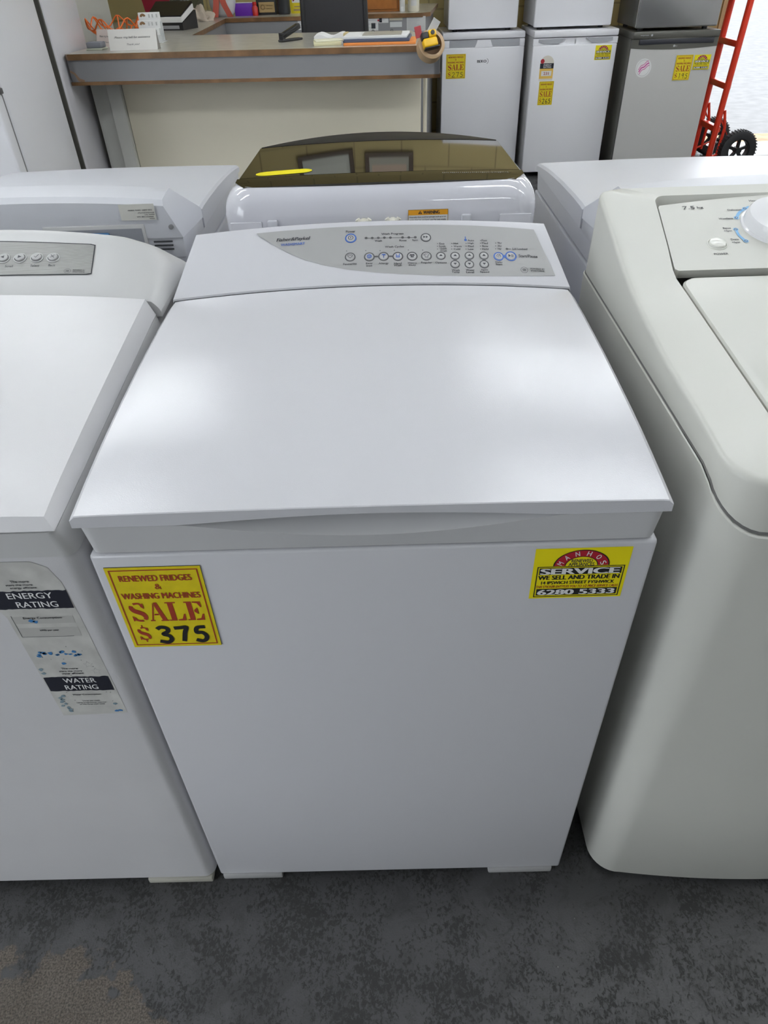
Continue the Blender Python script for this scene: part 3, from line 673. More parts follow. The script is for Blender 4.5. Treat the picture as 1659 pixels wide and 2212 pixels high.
for i, (u, tt) in enumerate([(.0586, .556), (.0832, .561), (.1082, .571), (.1325, .577)]):
    v = tt*SLl; p = Print(Sl, .0014); r = .0094; n = 28
    circ = lambda rr, h: [Sl(u + rr*math.cos(2*PI*k/n), v + rr*math.sin(2*PI*k/n), h) for k in range(n)]
    p.loft([circ(r*1.06, .0010), circ(r*1.02, .0022), circ(r*.88, .0022)], M('button_rim', (.40, .40, .40), .3), True)
    p.loft([circ(r*.88, .0022), circ(r*.84, .0014)], ring_dk, True)
    p.loft([circ(r*.80, .0014), circ(r*.76, .0036), circ(r*.70, .0041), circ(r*.3, .0044)], M('silver_button', (.34, .34, .34), .32), True, False, True)
    q = Print(Sl, .0047); k = r*.5
    if i == 0: q.poly([(u-k*.7, v), (u+k*.4, v-k*.6), (u+k*.4, v+k*.6)], ink)
    if i == 1: q.poly([(u+k*.7, v), (u-k*.4, v+k*.6), (u-k*.4, v-k*.6)], ink)
    if i == 2: q.stroke([(u-k*.6, v), (u-k*.15, v-k*.6), (u+k*.7, v+k*.8)], k*.2, ink)
    if i == 3: q.stroke([(u-k*.6, v-k*.6), (u+k*.6, v+k*.6)], k*.18, ink); q.stroke([(u-k*.6, v+k*.6), (u+k*.6, v-k*.6)], k*.18, ink)
    o = len(p.v)
    for f, m_ in zip(q.f, q.m): p.f.append([j+o for j in f]); p.m.append(p.mi(q.mats[m_]))
    p.v += q.v; p.build('button', pan, 30)
# worn rating label on the front: local x = world + .614
Sw = lambda u, v, h: Vector((u+.614, -.0031-h, v))
q = Print(Sw, .0002)
edge = [(-.416, .511), (-.331, .514), (-.3325, .60), (-.335, .70), (-.338, .755), (-.346, .778), (-.362, .787), (-.40, .787), (-.436, .783), (-.432, .74), (-.418, .70), (-.417, .62)]
q.poly(edge, label_old); lab = q.build('rating_label', t, 0)
p = Print(Sw, .0005); rnd = random.Random(3)
def torn(u0, u1, v0, v1, mat):
    top = [(u0 + (u1-u0)*i/22, v1 + rnd.uniform(-.0012, .0006)) for i in range(23)]; bot = [(u0 + (u1-u0)*i/22, v0 + rnd.uniform(-.0004, .0008)) for i in range(23)]
    for i in range(22): p.P([bot[i], bot[i+1], top[i+1], top[i]], [[0, 1, 2, 3]], mat)
torn(-.422, -.337, .715, .744, label_navy); torn(-.415, -.3345, .5635, .592, label_navy)
for s_, u, v, wd, ht, m_ in [('ENERGY', -.3795, .7365, .050, .0090, white_pr), ('RATING', -.376, .7225, .046, .0090, white_pr), ('WATER', -.372, .5848, .040, .0088, white_pr), ('RATING', -.3735, .5712, .041, .0088, white_pr),
    ('The more', -.383, .7585, .020, .0034, ink), ('stars the more', -.385, .7535, .029, .0028, ink), ('energy efficient', -.382, .7485, .029, .0036, ink),
    ('The more', -.377, .6085, .020, .0032, ink), ('stars the more', -.377, .6035, .028, .0028, ink), ('water efficient', -.376, .599, .027, .0034, ink),
    ('Energy Consumption', -.378, .7000, .044, .0040, ink), ('kWh per year', -.377, .6790, .022, .0034, ink), ('Water Consumption', -.372, .5555, .036, .0036, ink), ('Litres per wash', -.370, .5425, .022, .0026, ink), ('Using programme: Normal', -.371, .5385, .038, .0022, ink), ('on the warm wash cycle', -.371, .535, .032, .0022, ink)]:
    p.text(s_, u, v, wd, ht, m_, .012, dh=.0002)
p.rect(-.413, -.343, .6905, .7025, M('label_band', (.44, .435, .415), .6), -.0001); p.rect(-.412, -.343, .668, .6835, MATS['label_band'], -.0001)
p.rect(-.413, -.4124, .668, .704, ink); p.rect(-.4124, -.352, .6676, .6682, ink)
def blob(u, v, r, mat):
    n = 9; p.poly([(u + r*rnd.uniform(.5, 1.3)*math.cos(2*PI*i/n), v + r*.8*rnd.uniform(.5, 1.3)*math.sin(2*PI*i/n)) for i in range(n)], mat, .0001)
bl2 = M('blue_residue', (.05, .20, .45), .5); gb = M('greyish_blue_residue', (.20, .28, .33), .6)
for i in range(16): blob(-.405 + rnd.random()*.062, .636 + rnd.uniform(-.004, .005), .0016 + .0022*rnd.random(), bl2)
for u, v in [(-.392, .6955), (-.388, .694), (-.381, .618), (-.339, .520), (-.344, .519)]: blob(u, v, .0032, bl2)
for i in range(9): blob(-.408 + rnd.uniform(-.006, .006), .553 - .004*i, .0033, gb)
for u, v in [(-.412, .607), (-.411, .600), (-.341, .535)]: blob(u, v, .0033, gb)
for i in range(26): blob(-.41 + rnd.random()*.07, .522 + rnd.random()*.13, .0007, ink)
for cx, cy in ((-.352, .615), (-.346, .602)):
    st = [(cx + (.0062 if i % 2 == 0 else .0028)*math.sin(2*PI*i/10), cy + (.0062 if i % 2 == 0 else .0028)*math.cos(2*PI*i/10)) for i in range(11)]; p.stroke(st, .0004, M('faint_grey_print', (.30, .30, .30), .6))
p.build('printing', lab, 0)

# ================================================================ cream machine at the right
XC = .655
t = thing('washing_machine', 'cream washing machine at the right with round dial and curved corners', 'washing machine', (XC, 0, 0))
c = MB(); out = lambda hw, y0, r, bow: rrect(hw, y0, .615, r, nf=40, nc=9, ns=22, bow=bow, rb=.03)
ZSE = lambda x, y: (.8445 + .018*max(0, y)) - .050*max(0, min(1, (.045-y)/.075))**1.2
O0 = out(.300, -.006, .046, .024); O0t = out(.3050, -.0095, .050, .024)
def mixr(f): return [(x0+(x1-x0)*f, y0+(y1-y0)*f, .02 + (ZSE(x1, y1)-.003-.02)*f) for (x0, y0), (x1, y1) in zip(O0, O0t)]
c.loft([[(x, y, .012) for x, y in out(.296, -.002, .042, .024)]] + [mixr(f) for f in (0, .33, .66, 1)] + [[(x*.996, y*.996+.001, ZSE(x, y)-.0018) for x, y in O0t]], cream, True, True, True)
c.build('cabinet', t, 40)
CRT = [(-.03, .8450), (-.006, .8590), (.062, .8665), (.10, .8700), (.227, .8790), (.364, .8985), (.42, .912), (.455, .923), (.506, .940), (.565, .959), (.60, .969), (.615, .968)]
LT = lambda y: .8715 + .098*y
PT = lambda y: .915 + (y-.411)*.272
def inner_z(y): return LT(y) + .003 if y < .40 else (LT(y) + (PT(y)-LT(y))*min(1, (y-.40)/.05)) + .003
d = MB()
O1 = out(.3015, -.006, .048, .024); O2 = out(.3012, -.0055, .048, .024); O3 = out(.2982, .002, .046, .024); O3b = out(.2955, .005, .045, .023); O3c = out(.284, .018, .04, .020)
def hin(pts):
    return [(x*(1-.075*max(0, min(1, (y-.40)/.17))), y) for x, y in pts]
O4 = hin(rrect(.232, .052, .594, .03, nf=40, nc=9, ns=22, rb=.018))
R = [[(x, y, ZSE(x, y)-.001) for x, y in O1], [(x, y, ZSE(x, y)+.012) for x, y in O2],
     [(x, y, interp(CRT, y)-.002) for x, y in out(.2986, .0012, .0465, .024)], [(x, y, interp(CRT, y)+.002) for x, y in O3], [(x, y, interp(CRT, y)+.005) for x, y in O3b], [(x, y, interp(CRT, y)+.0056) for x, y in out(.293, .008, .044, .022)], [(x, y, interp(CRT, y) + .0072) for x, y in O3c],
     [(x, y, max(inner_z(y), interp(CRT, y)+.001)) for x, y in O4]]
d.loft(R, cream_pl, True)
O5 = hin(rrect(.229, .055, .591, .028, nf=40, nc=9, ns=22, rb=.016))
d.loft([R[-1], [(x, y, max(inner_z(y), interp(CRT, y)+.001)-.014) for x, y in O5]], cream_pl, True, False, False)
d.build('top_cover', t, 52)
d = MB(); Og = out(.3030, -.0075, .049, .024); d.loft([[(x, y, ZSE(x, y)-.0016) for x, y in Og], [(x, y, ZSE(x, y)-.0002) for x, y in O1]], M('gasket_grey', (.13, .13, .125), .7), True); d.build('seam_gasket', t)
# lid
Lo = rrect(.226, .058, .402, .022, nf=30, nc=6, ns=12)
l = MB(); l.loft([[(x, y, LT(y)-.010) for x, y in Lo], [(x, y, LT(y)-.001) for x, y in Lo], [(x*.99, (y-.23)*.985+.23, LT(y)+.0015) for x, y in Lo]], cream_pl, True, True, True); l.build('lid', t, 40)
# control panel on the rising console
cb = Vector((0, .411, .915)); VV = Vector((0, .169, .046)).normalized(); NNr = Vector((0, -.046, .169)).normalized(); SLr = math.hypot(.169, .046)
Sr = lambda u, v, h: cb + Vector((u, 0, 0)) + v*VV + h*NNr
def panel_outline():
    o = []
    for i in range(25): o.append((-.222 + .444*i/24, .006))
    o += [(.2265, .010), (.2265, .014)] + [(.2265 - .015*i/8, .014 + .150*i/8) for i in range(1, 9)]
    o += [(.2085, .169)] + [(.202 - .404*i/24, .170 + .020*math.sin(PI*i/24)) for i in range(25)] + [(-.2085, .169)]
    return o + [(-.2115 - .015*i/8, .164 - .150*i/8) for i in range(9)] + [(-.2265, .010)]
Po = panel_outline()
b = MB(); tri = tessellate_polygon([[Vector((x, y, 0)) for x, y in Po]])
n = len(Po); b.add([Sr(x, y, 0) for x, y in Po] + [Sr(x, y, -.012) for x, y in Po], [list(k) for k in tri] + [[i, (i+1) % n, n+(i+1) % n, n+i] for i in range(n)], cream_pl)
pan = b.build('control_panel', t, 30)
RTX = [('7.5', -.1667, .914, .018, .0080), ('kg', -.1493, .908, .0089, .0066), ('POWER', -.1531, .235, .020, .0040), ('Heavy Duty', -.0576, .985, .0258, .0062), ('Delicates', -.1000, .858, .0206, .0042), ('Woollens', -.1200, .732, .0209, .0042), ('Rinse', -.1259, .590, .0113, .0042), ('+Spin', -.1265, .548, .0114, .0050), ('Drain', -.1232, .427, .0112, .0042), ('+Spin', -.1239, .383, .0112, .0050)]
def rtext(name, idx):
    p = Print(Sr, .0006)
    for i in idx: s_, u, tt, wd, ht = RTX[i]; p.text(s_, u, tt*SLr, wd, ht, ink, .006)
    if name: p.build(name, pan, 0)
    return p
rtext('capacity_lettering', (0, 1)); rtext('power_lettering', (2,)); p = rtext(None, (3, 4, 5)); p2 = rtext(None, (6, 7, 8, 9)); p1 = p
cu, cv = -.048, .612*SLr
dots = [(-.0584, .928), (-.0835, .872), (-.1037, .738), (-.1139, .568), (-.1119, .40)]
p.stroke(catmull([(x, y*SLr) for x, y in [(-.1037, .738), (-.0950, .815), (-.0835, .872)]], 6), .0045, ltblue); p.stroke(catmull([(x, y*SLr) for x, y in [(-.0835, .872), (-.0720, .908), (-.0584, .928)]], 6), [.0045, .003, .0022], ltblue)
p.stroke([(x, y*SLr) for x, y in [(-.0584, .928), (-.02, .945)]], .0008, ltblue)
p2.stroke(catmull([(x, y*SLr) for x, y in [(-.1139, .568), (-.1138, .48), (-.1085, .40)]], 6), .0040, ltblue)
for x, y in [(-.0584, .928), (-.0835, .872), (-.1037, .738), (-.1139, .568), (-.1085, .40)]:
    if y < .6: p = p2
    p.disc(x, y*SLr, .0038, ltblue, .0001); p.disc(x, y*SLr, .0024, M('navy_print', (.03, .07, .16), .4), .0002); p.disc(x, y*SLr, .0010, M('pale_blue_lamp', (.4, .6, .72), .3), .0003)
p1.build('dial_scale', pan, 0); p2.build('dial_scale', pan, 0)
mt = Matrix((Vector((1, 0, 0)), VV, NNr)).transposed().to_4x4()
def at_r(u, v): m2 = mt.copy(); m2.translation = Sr(u, v, 0); return m2
b = MB(); b.lathe([(.0145, 0), (.0142, .0012), (.0128, .0012), (.0122, -.001), (.0120, .001), (.011, .0035), (.006, .0052), (.0005, .0056)], M('cream_gloss', (.74, .74, .69), .12), 32, at_r(-.1515, .372*SLr)); b.build('power_button', pan, 40)
b = MB(); b.lathe([(.0545, 0), (.054, .002), (.051, .003), (.0495, .014), (.047, .018), (.030, .020), (.018, .022), (.0005, .0225)], M('dial_white', (.78, .78, .80), .12), 48, at_r(cu, cv)); dial = b.build('dial', pan, 40)
b = MB(); b.lathe([(.015, .020), (.0135, .034), (.011, .037), (.0005, .038)], MATS['dial_white'], 28, at_r(cu, cv)); b.build('dial_grip', dial, 40)
# stickers on the bowed front (centre part out of frame)
yfr = lambda u: -.006 - .024*(1-(u/.30)**2)
Sc = lambda u, v, h: Vector((u, yfr(u) - .0008 - h, v))
def price_sign_flat():
    u0 = .4215-XC; 
    y0 = yfr(u0) ; S = lambda u, v, h: Vector((u, y0 - .0088*(u-u0)/.103 - .0012 - h, v))
    return price_sign(t, S, u0, .549, .103, .131, '395')
price_sign_flat()
service_sticker(t, lambda u, v, h: Vector((u, yfr(u)-.0002-h, v)), .422-XC, .699, .1025, .0755)

# ================================================================ washer with dark glass lid, seen from the back
t = thing('washing_machine', 'glossy white washing machine with dark glass lid, standing back to back with the centre one', 'washing machine', (.017, .76, 0))
def lg(hw, ins, z, r=.045, dz=0.0): return [(x, y, z - dz*max(0, y-.36) - (.035*max(0, y-.05) if dz > .12 else 0)) for x, y in rrect(hw, ins, .585-ins*.6, r, nf=24, nc=9, ns=10)]
c = MB(); c.loft([lg(.286, .0, .02), lg(.286, .0, .872), lg(.283, .003, .876)], gloss, True, True, True); c.build('cabinet', t)
c = MB(); c.loft([lg(.286, -.001, .877), lg(.2865, -.001, .905, dz=.05), lg(.285, .001, .918, dz=.1), lg(.281, .005, .931, dz=.14), lg(.275, .011, .9415, dz=.16), lg(.268, .018, .9485, .04, .17), lg(.262, .022, .952, .036, .17), lg(.255, .026, .9535, .03, .17)], gloss, True, True, True); c.build('top_cover', t, 60)
for a in (-.2, .2):
    for y in (.06, .52): b = MB(); b.lathe([(.022, 0), (.022, .021)], black, 16, Matrix.Translation((a, y, 0))); b.build('foot', t)
def gz(x, y): return .9562 - .028*max(0, y-.06) + .004*(1-(x/.26)**2) - .07*max(0, .078-y)
# rear glass strip
def sheet(name, ylo, yhi, xl, mat, th, nx=28, corner=0.0):
    m_ = MB(); top = []; bot = []
    for i in range(nx+1):
        s = -1 + 2*i/nx; x = xl(s) ; a, c_ = ylo(s), yhi(s)
        top.append([(x, a + (c_-a)*j/6, 0) for j in range(7)])
    top = [[(x, y, gz(x, y)) for x, y, _ in r] for r in top]; bot = [[(x, y, z-th) for x, y, z in r] for r in top]
    vs = [p for r in top for p in r] + [p for r in bot for p in r]; n = (nx+1)*7; fs = []
    for i in range(nx):
        for j in range(6): o = i*7+j; fs += [[o, o+7, o+8, o+1], [n+o, n+o+1, n+o+8, n+o+7]]
        fs += [[i*7, n+i*7, n+i*7+7, i*7+7], [i*7+6, i*7+13, n+i*7+13, n+i*7+6]]
    for i in (0, nx):
        for j in range(6): o = i*7+j; fs.append([o, o+1, n+o+1, n+o])
    m_.add(vs, fs, mat); return m_.build(name, t, 40)
cr = lambda s: .030*max(0, (abs(s)-.90)/.10)**2.4
sheet('rear_glass_strip', lambda s: .026 + cr(s) - .004*(1-s*s), lambda s: .078, lambda s: .263*s, smoke, .004)
lidg = sheet('glass_lid', lambda s: .0805, lambda s: .375 + .022*(1-s*s), lambda s: .259*s, smoke, .006)
m_ = MB(); pts_i = [(.257*s/14, .3755 + .022*(1-(s/14)**2)) for s in range(-14, 15)]; pts_o = [(.257*s/14, .378 + .100*(1-abs(s/14)**2.0)) for s in range(-14, 15)]
m_.loft([[(x, y, gz(x, y)-.010) for x, y in pts_i], [(x, y, gz(x, y)+.0006) for x, y in pts_i], [(x, y - .3*(y-y2), gz(x, y)+.001+.008*(1-(x/.257)**2)) for (x, y), (x2, y2) in zip(pts_o, pts_i)], [(x, y, gz(x, y)+.001) for x, y in pts_o], [(x, y, gz(x, y)-.02) for x, y in pts_o]], rim_black, False)
m_.build('lid_handle_rim', lidg, 50)
Sg = lambda u, v, h: Vector((u, v, gz(u, v)+h))
p = Print(Sg, .0004); L_ = [(-.232 + .105*i/20, .098 + .012*i/20) for i in range(21)]
p.stroke([(x, y+.008) for x, y in L_], [.036*max(.3, (1-abs(2*i/20-1)**6)**.5) for i in range(21)], svc_yellow); 
p.build('yellow_sticker', lidg, 0)
p = Print(Sg, .0004); rnd = random.Random(5)
for i in range(34):
    u = .115 + .0036*i; p.rect(u, u+.0016+.001*rnd.random(), .060+.002*rnd.random(), .066, M('faint_print', (.16, .15, .12), .4))
p.build('faint_lettering', t, 0)
Sb = lambda u, v, h: Vector((u, -.0012-h, v))
p = Print(Sb, .0003); u0, u1 = .050, .122
p.rect(u0, u1, .850, .914, paper); p.rect(u0, u1, .9045, .914, M('warning_orange', (.80, .36, .01), .45), .0002); st = p.build('warning_label', t, 0)
p = Print(Sb, .0007); p.text('WARNING', .092, .9092, .029, .0056, black, .03); p.poly([(.068, .9066), (.0752, .9066), (.0716, .9122)], black); p.rect(.0712, .0720, .9078, .9104, MATS['warning_orange'], .0002); p.disc(.0716, .9072, .0004, MATS['warning_orange'], .0002, 8)
p.text('Potentially there could be hydrogen built-up in hot', .0855, .9010, .066, .0030, ink, .006); p.text('water that has not been used for two weeks', .0855, .8965, .066, .0030, ink, .006); p.frame(u0, u1, .850, .914, .0008, M('label_outline', (.35, .2, .02), .5), -.0001)
p.build('lettering', st, 0)
ivory = M('ivory_plastic', (.74, .72, .62), .4)
for u in (-.030, .022):
    b = MB()
    for a in (-.011, .011): b.tube([(u, -.028, .895), (u + a*.6, -.028, .901), (u + a, -.028, .9085)], [.006, .005, .0042], ivory, 10)
    b.tube([(u, 0, .893), (u, -.034, .893)], .010, ivory, 14); b.build('inlet_cap', t)
for u in (-.195, .155):
    b = MB(); b.box(u-.009, u+.009, -.010, -.0005, .872, .905, bluewhite, .003); b.build('hose_hook', t)
for s in (-1, 1):
    b = MB(); x0, x1 = sorted((s*.272, s*.215)); b.box(x0, x1, -.0035, 0, .78, .902, gloss, .0015); b.build('corner_plate', t)

# ================================================================ bar fridges on the right and the ones stacked on them
def bar_fridge(label, x0, x1, yf, H, dep, z0=0.0, style='white', rz=0.0, name='bar_fridge'):
    W = x1-x0; t = thing(name, label, 'fridge', ((x0+x1)/2, yf, z0), rz); h = W/2
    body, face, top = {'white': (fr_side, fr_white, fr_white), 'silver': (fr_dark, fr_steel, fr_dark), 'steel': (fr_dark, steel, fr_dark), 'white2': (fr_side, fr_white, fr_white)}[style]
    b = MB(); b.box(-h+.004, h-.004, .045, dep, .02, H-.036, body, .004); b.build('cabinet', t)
    b = MB(); b.box(-h+.008, h-.008, .034, .0455, .03, H-.045, seal); b.build('door_seal', t)
    if style != 'steel' and z0 == 0: b = MB(); b.box(-h, h, -.004, dep+.002, H-.037, H, top, .007); b.build('top_panel', t)
    else: b = MB(); b.box(-h, h, .004, dep+.002, H-.034, H, top, .004); b.build('top_panel', t)
    for a in (-h+.05, h-.05):
        for y in (.07, dep-.05): b = MB(); b.lathe([(.017, 0), (.017, .012), (.009, .013), (.009, .0205)], black, 14, Matrix.Translation((a, y, 0))); b.build('foot', t)
    return t, h, face
def plain_door(t, h, H, face, zb=.03, zt=None, r=.008):
    b = MB(); b.box(-h, h, 0, .034, zb, zt or H-.042, face, r, 3); return b.build('door', t)
# first: white with a pull tab
H = .85; t, h, face = bar_fridge('small white bar fridge nearest the counter, with sale sign on its door', .45, .993, 4.9, H, .5)
dr = MB(); dr.box(-h, h, 0, .034, .03, .768, face, .006, 3); dr.box(-h, h, .012, .034, .767, .810, face, .003); dr.box(-h, -h+.045, 0, .014, .767, .810, face, .004); dr.box(h-.035, h, 0, .014, .767, .810, face, .004)
dr.prism([(-.058, .767), (.062, .767), (.045, .808), (-.040, .808)], .0, .014, face, Matrix(((1, 0, 0, 0), (0, 0, 1, 0), (0, 1, 0, 0), (0, 0, 0, 1))))
dr.box(-h+.045, h-.035, .006, .013, .770, .806, M('recess_grey', (.42, .43, .46), .5))
dr.build('door', t)
Sd = lambda u, v, h_: Vector((u, -h_-.0002, v))
price_sign(t, Sd, .477-.7215, .596, .13, .139, '275', strokew=.10)
p = Print(Sd, .0005); p.text('BEKO', -.006, .690, .060, .015, ink, .03); p.ring(.022, .690, .0145, .0165, ink, -1.2, 1.2, 12); p.build('badge', t, 0)
H = .857; t, h, face = bar_fridge('small white bar fridge in the middle of the three, with energy label and 265 sign', 1.022, 1.562, 4.75, H, .5)
dr = MB(); dr.box(-h, h, 0, .034, .03, .779, face, .006, 3); dr.box(-h, h, .010, .034, .778, .817, face, .003)
dr.loft([[(x, .0 + .010*(1-(abs(x)/h)**3), z) for x, z in ((-h + 2*h*i/24, zz) for i in range(25))] for zz in (.780, .815)], face, False)
dr.build('door', t)
b = MB()
for s in (-1, 1):
    pts = [(s*h*.88, .812), (s*h*.88, .797), (s*h*.74, .788), (s*h*.40, .786), (s*h*.25, .812)]; b.prism(pts, .0, .0095, MATS['recess_grey'], Matrix(((1, 0, 0, 0), (0, 0, 1, 0), (0, 1, 0, 0), (0, 0, 0, 1))))
b.build('grip_recess', t)
cx = (1.022+1.562)/2
service_sticker(t, Sd, 1.427-cx, .691, .104, .079)
price_sign(t, Sd, 1.086-cx, .446, .096, .136, '265', strokew=.13)
p = Print(Sd, .0003); a0, a1 = 1.079-cx, 1.168-cx; mid = (a0+a1)/2
p.rect(a0, a1, .594, .680, M('energy_yellow', (.78, .50, .10), .5)); p.ring(mid, .680, 0, (a1-a0)/2, M('energy_cream', (.74, .70, .62), .5), 0, PI); e = p.build('energy_label', t, 0)
p = Print(Sd, .0006); p.rect(a0, a1, .653, .682, label_navy); p.text('ENERGY', mid+.004, .673, .05, .010, white_pr, .01, dh=.0002); p.text('RATING', mid+.004, .661, .05, .010, white_pr, .01, dh=.0002)
p.rect(a0+.012, a1-.010, .612, .640, paper); p.text('231', mid, .626, .034, .016, red_pr, .03, dh=.0002); p.rect(a0, a1, .586, .597, M('energy_cream', (.74, .70, .62), .5)); p.disc(a0+.014, .694, .013, crim, .0002); p.build('printing', e, 0)
p = Print(Sd, .0105); 
H = .845; t, h, face = bar_fridge('silver bar fridge with dark grey top, round sticker and 195 dollar sign', 1.612, 2.15, 4.6, H, .5, style='silver')
dr = MB(); n = 24
zc = lambda x: .760 - .010*(1-(x/h)**2)
xs = [-h + 2*h*i/n for i in range(n+1)]; bow = lambda x: .010*(x/h)**2
dr.loft([[(x, .034, .03) for x in xs], [(x, bow(x), .03) for x in xs], [(x, bow(x), zc(x)) for x in xs], [(x, .034, zc(x)) for x in xs]], face, False); door = dr.build('door', t)
b = MB(); b.loft([[(x, .034, zc(x)) for x in xs], [(x, bow(x)-.002, zc(x)) for x in xs], [(x, bow(x)-.002, .810) for x in xs], [(x, .034, .810) for x in xs]], fr_dark, False); b.build('door_trim', t)
b = MB(); b.box(1.656-1.881, 2.121-1.881, -.003, .010, .778, .806, M('grip_black', (.035, .036, .045), .3), .003); b.build('grip_recess', t)
Sd3 = lambda u, v, h_: Vector((u, bow(u)-.0004-h_, v))
price_sign(t, lambda u, v, h_: Vector((u, bow(.13)-.004-h_, v)), 1.907-1.881, .583, .106, .135, '195', strokew=.10)
service_sticker(t, lambda u, v, h_: Vector((u, -h_+.0005, v)), 2.022-1.881, .637, .104, .079)
p = Print(Sd3, .0006); p.disc(1.710-1.881, .655, .049, paper, 0, 32, 1.05); st = p.build('round_sticker', t, 0)
p = Print(Sd3, .001); pk = M('pink_print', (.62, .12, .36), .5)
for i in range(3): p.stroke(catmull([(-.171 + a*.8 + .004*i, .655 + c_ - .012*(i-1)) for a, c_ in ((-.036, -.022), (-.02, .0), (.0, .006), (.02, .022), (.034, .026))], 5), .008 if i == 1 else .004, pk)
p.ring(-.171, .655, .040, .0415, MATS['recess_grey'], sv=1.05); p.build('printing', st, 0)
p = Print(lambda u, v, h_: Vector((u, bow(u)-.0025-h_, v)), .0004); p.disc(-.004, .768, .006, chrome); p.text('LG', .010, .768, .012, .008, chrome, .02); p.build('badge', t, 0)
p = Print(lambda u, v, h_: Vector((u, -.0046-h_, v)), .0004); p.text('express', -.20, .826, .05, .006, MATS['recess_grey'], .01); p.disc(-.155, .827, .006, MATS['recess_grey']); p.build('top_lettering', t, 0)
# stacked ones: only their lower parts show
t, h, face = bar_fridge('upper white bar fridge standing on the one with the pull tab', .487, .939, 4.93, .62, .44, .850, 'white2'); plain_door(t, h, .62, face, .016)
t, h, face = bar_fridge('upper white bar fridge standing on the middle bar fridge', 1.020, 1.512, 4.78, .62, .44, .857, 'white2'); plain_door(t, h, .62, face, .016)
t, h, face = bar_fridge('upper stainless steel bar fridge standing on the silver one', 1.624, 2.128, 4.62, .62, .44, .845, 'steel'); plain_door(t, h, .62, face, .016)

# ================================================================ tall white fridges on the left
def tall(label, x1, y0, y1, hinge):
    t = thing('upright_fridge', label, 'fridge', (x1, y0, 0))
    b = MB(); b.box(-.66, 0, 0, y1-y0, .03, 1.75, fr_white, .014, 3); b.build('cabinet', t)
    b = MB(); b.box(-.655, -.005, -.008, .001, .05, 1.74, seal); b.build('door_seal', t)
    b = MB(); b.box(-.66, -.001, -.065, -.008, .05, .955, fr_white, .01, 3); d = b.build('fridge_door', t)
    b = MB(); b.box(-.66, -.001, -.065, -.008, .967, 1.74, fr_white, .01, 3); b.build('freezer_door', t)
    b = MB(); b.box(-.05, .004, -.05, -.004, .953, .969, M('hinge_grey', (.12, .12, .13), .4), .002); b.build('hinge', t)
    for a in (-.6, -.06):
        for y in (.06, y1-y0-.06): b = MB(); b.lathe([(.02, 0), (.02, .031)], black, 14, Matrix.Translation((a, y, 0))); b.build('foot', t)
    return t
tall('tall white upright fridge at the left edge, in front of another', -1.2, 2.06, 2.525, 1)
t = thing('upright_fridge', 'tall glossy white fridge between the left edge fridge and the counter', 'fridge', (-1.21, 2.60, 0))
glossw = M('fridge_gloss_white', (.74, .73, .77), .14)
b = MB(); b.box(-.64, -.055, .012, .37, .03, 1.70, fr_dark, .01, 3); b.build('cabinet', t)  # dark grey here paints the shade in the gap between the fridges
b = MB(); b.box(-.057, -.045, .018, .362, .05, 1.69, seal); b.build('door_seal', t)
b = MB(); b.box(-.046, 0, .006, .375, .04, 1.70, glossw, .012, 3); b.build('door', t)
b = MB(); b.box(-.040, -.006, -.002, .008, .05, 1.69, fr_dark, .002); b.build('door_edge_shade', t)  # dark strip added as painted shade on the face inside the gap
for a in (-.6, -.1):
    for y in (.05, .32): b = MB(); b.lathe([(.02, 0), (.02, .031)], black, 14, Matrix.Translation((a, y, 0))); b.build('foot', t)

# ================================================================ service counter
TH = -.092; CO = Vector((-1.202, 2.662, 0))
t = thing('service_counter', 'grey topped U-shaped service counter with wooden edges and cream front', 'counter', CO, TH)
U = [(0.012, 0), (1.455, 0), (1.465, .012), (1.465, .06), (1.32, .64), (.30, .70), (.18, 1.74), (1.33, 1.74), (1.375, 1.79), (1.40, 2.62), (-.42, 2.62), (-.47, 1.27), (-.17, 1.19), (-.09, .42), (0, .34), (0, .012)]
b = MB(); tri = tessellate_polygon([[Vector((x, y, 0)) for x, y in U]]); n = len(U)
b.add([(x, y, 1.0) for x, y in U] + [(x, y, .980) for x, y in U], [list(k) for k in tri] + [[n+i for i in k][::-1] for k in tri], laminate)
b.add([(x, y, 1.0) for x, y in U] + [(x, y, .980) for x, y in U], [[i, (i+1) % n, n+(i+1) % n, n+i] for i in range(n)], wood); b.build('counter_top', t, 0)
def rail(name, pts, z0, z1, th, mat):
    b = MB(); a = [Vector((*p, 0)) for p in pts]
    for p, q in zip(a, a[1:]):
        d = (q-p).normalized(); nn = Vector((-d.y, d.x, 0))*th
        b.prism([(p.x, p.y), (q.x, q.y), (q.x+nn.x, q.y+nn.y), (p.x+nn.x, p.y+nn.y)], z0, z1, mat)
    return b.build(name, t, 0)
rail('fascia', [(.004, .34), (.004, .006), (1.461, .006), (1.461, .06)], .907, .9805, .02, fas_grey)
rail('wood_strip', [(.0, .34), (.0, .0), (1.465, .0), (1.465, .06)], .896, .9075, .026, wood)
b = MB(); b.poly = None
ch = M('chipped_board', (.30, .19, .12), .7)
Sfx = lambda u, v, h: Vector((u, .0055-h, v)); p = Print(Sfx, .0003); p.stroke([(.006, .944), (.022, .935), (.034, .915), (.055, .909)], [.008, .012, .010], ch); p.build('chipped_corner', t, 0)
b = MB(); b.box(.139, 1.385, .15, .172, .01, .897, cpanel, .004); b.build('front_panel', t)
b = MB(); b.box(.080, .137, .13, .64, 0, .897, cside, .003); b.build('side_panel', t)
b = MB(); b.box(.0, .079, .16, .18, 0, .897, cside, .002); b.build('end_panel', t)
b = MB(); b.tube([(1.402, .17, 0), (1.402, .17, .897)], .008, cpanel, 10); b.build('support_pole', t)
b = MB(); b.box(1.20, 1.23, .2, .6, 0, .98, cside); b.build('side_panel', t)
rail('inner_panel', [(.29, .705), (.172, 1.745), (1.335, 1.745), (1.37, 2.6)], .02, .980, .02, fas_grey)
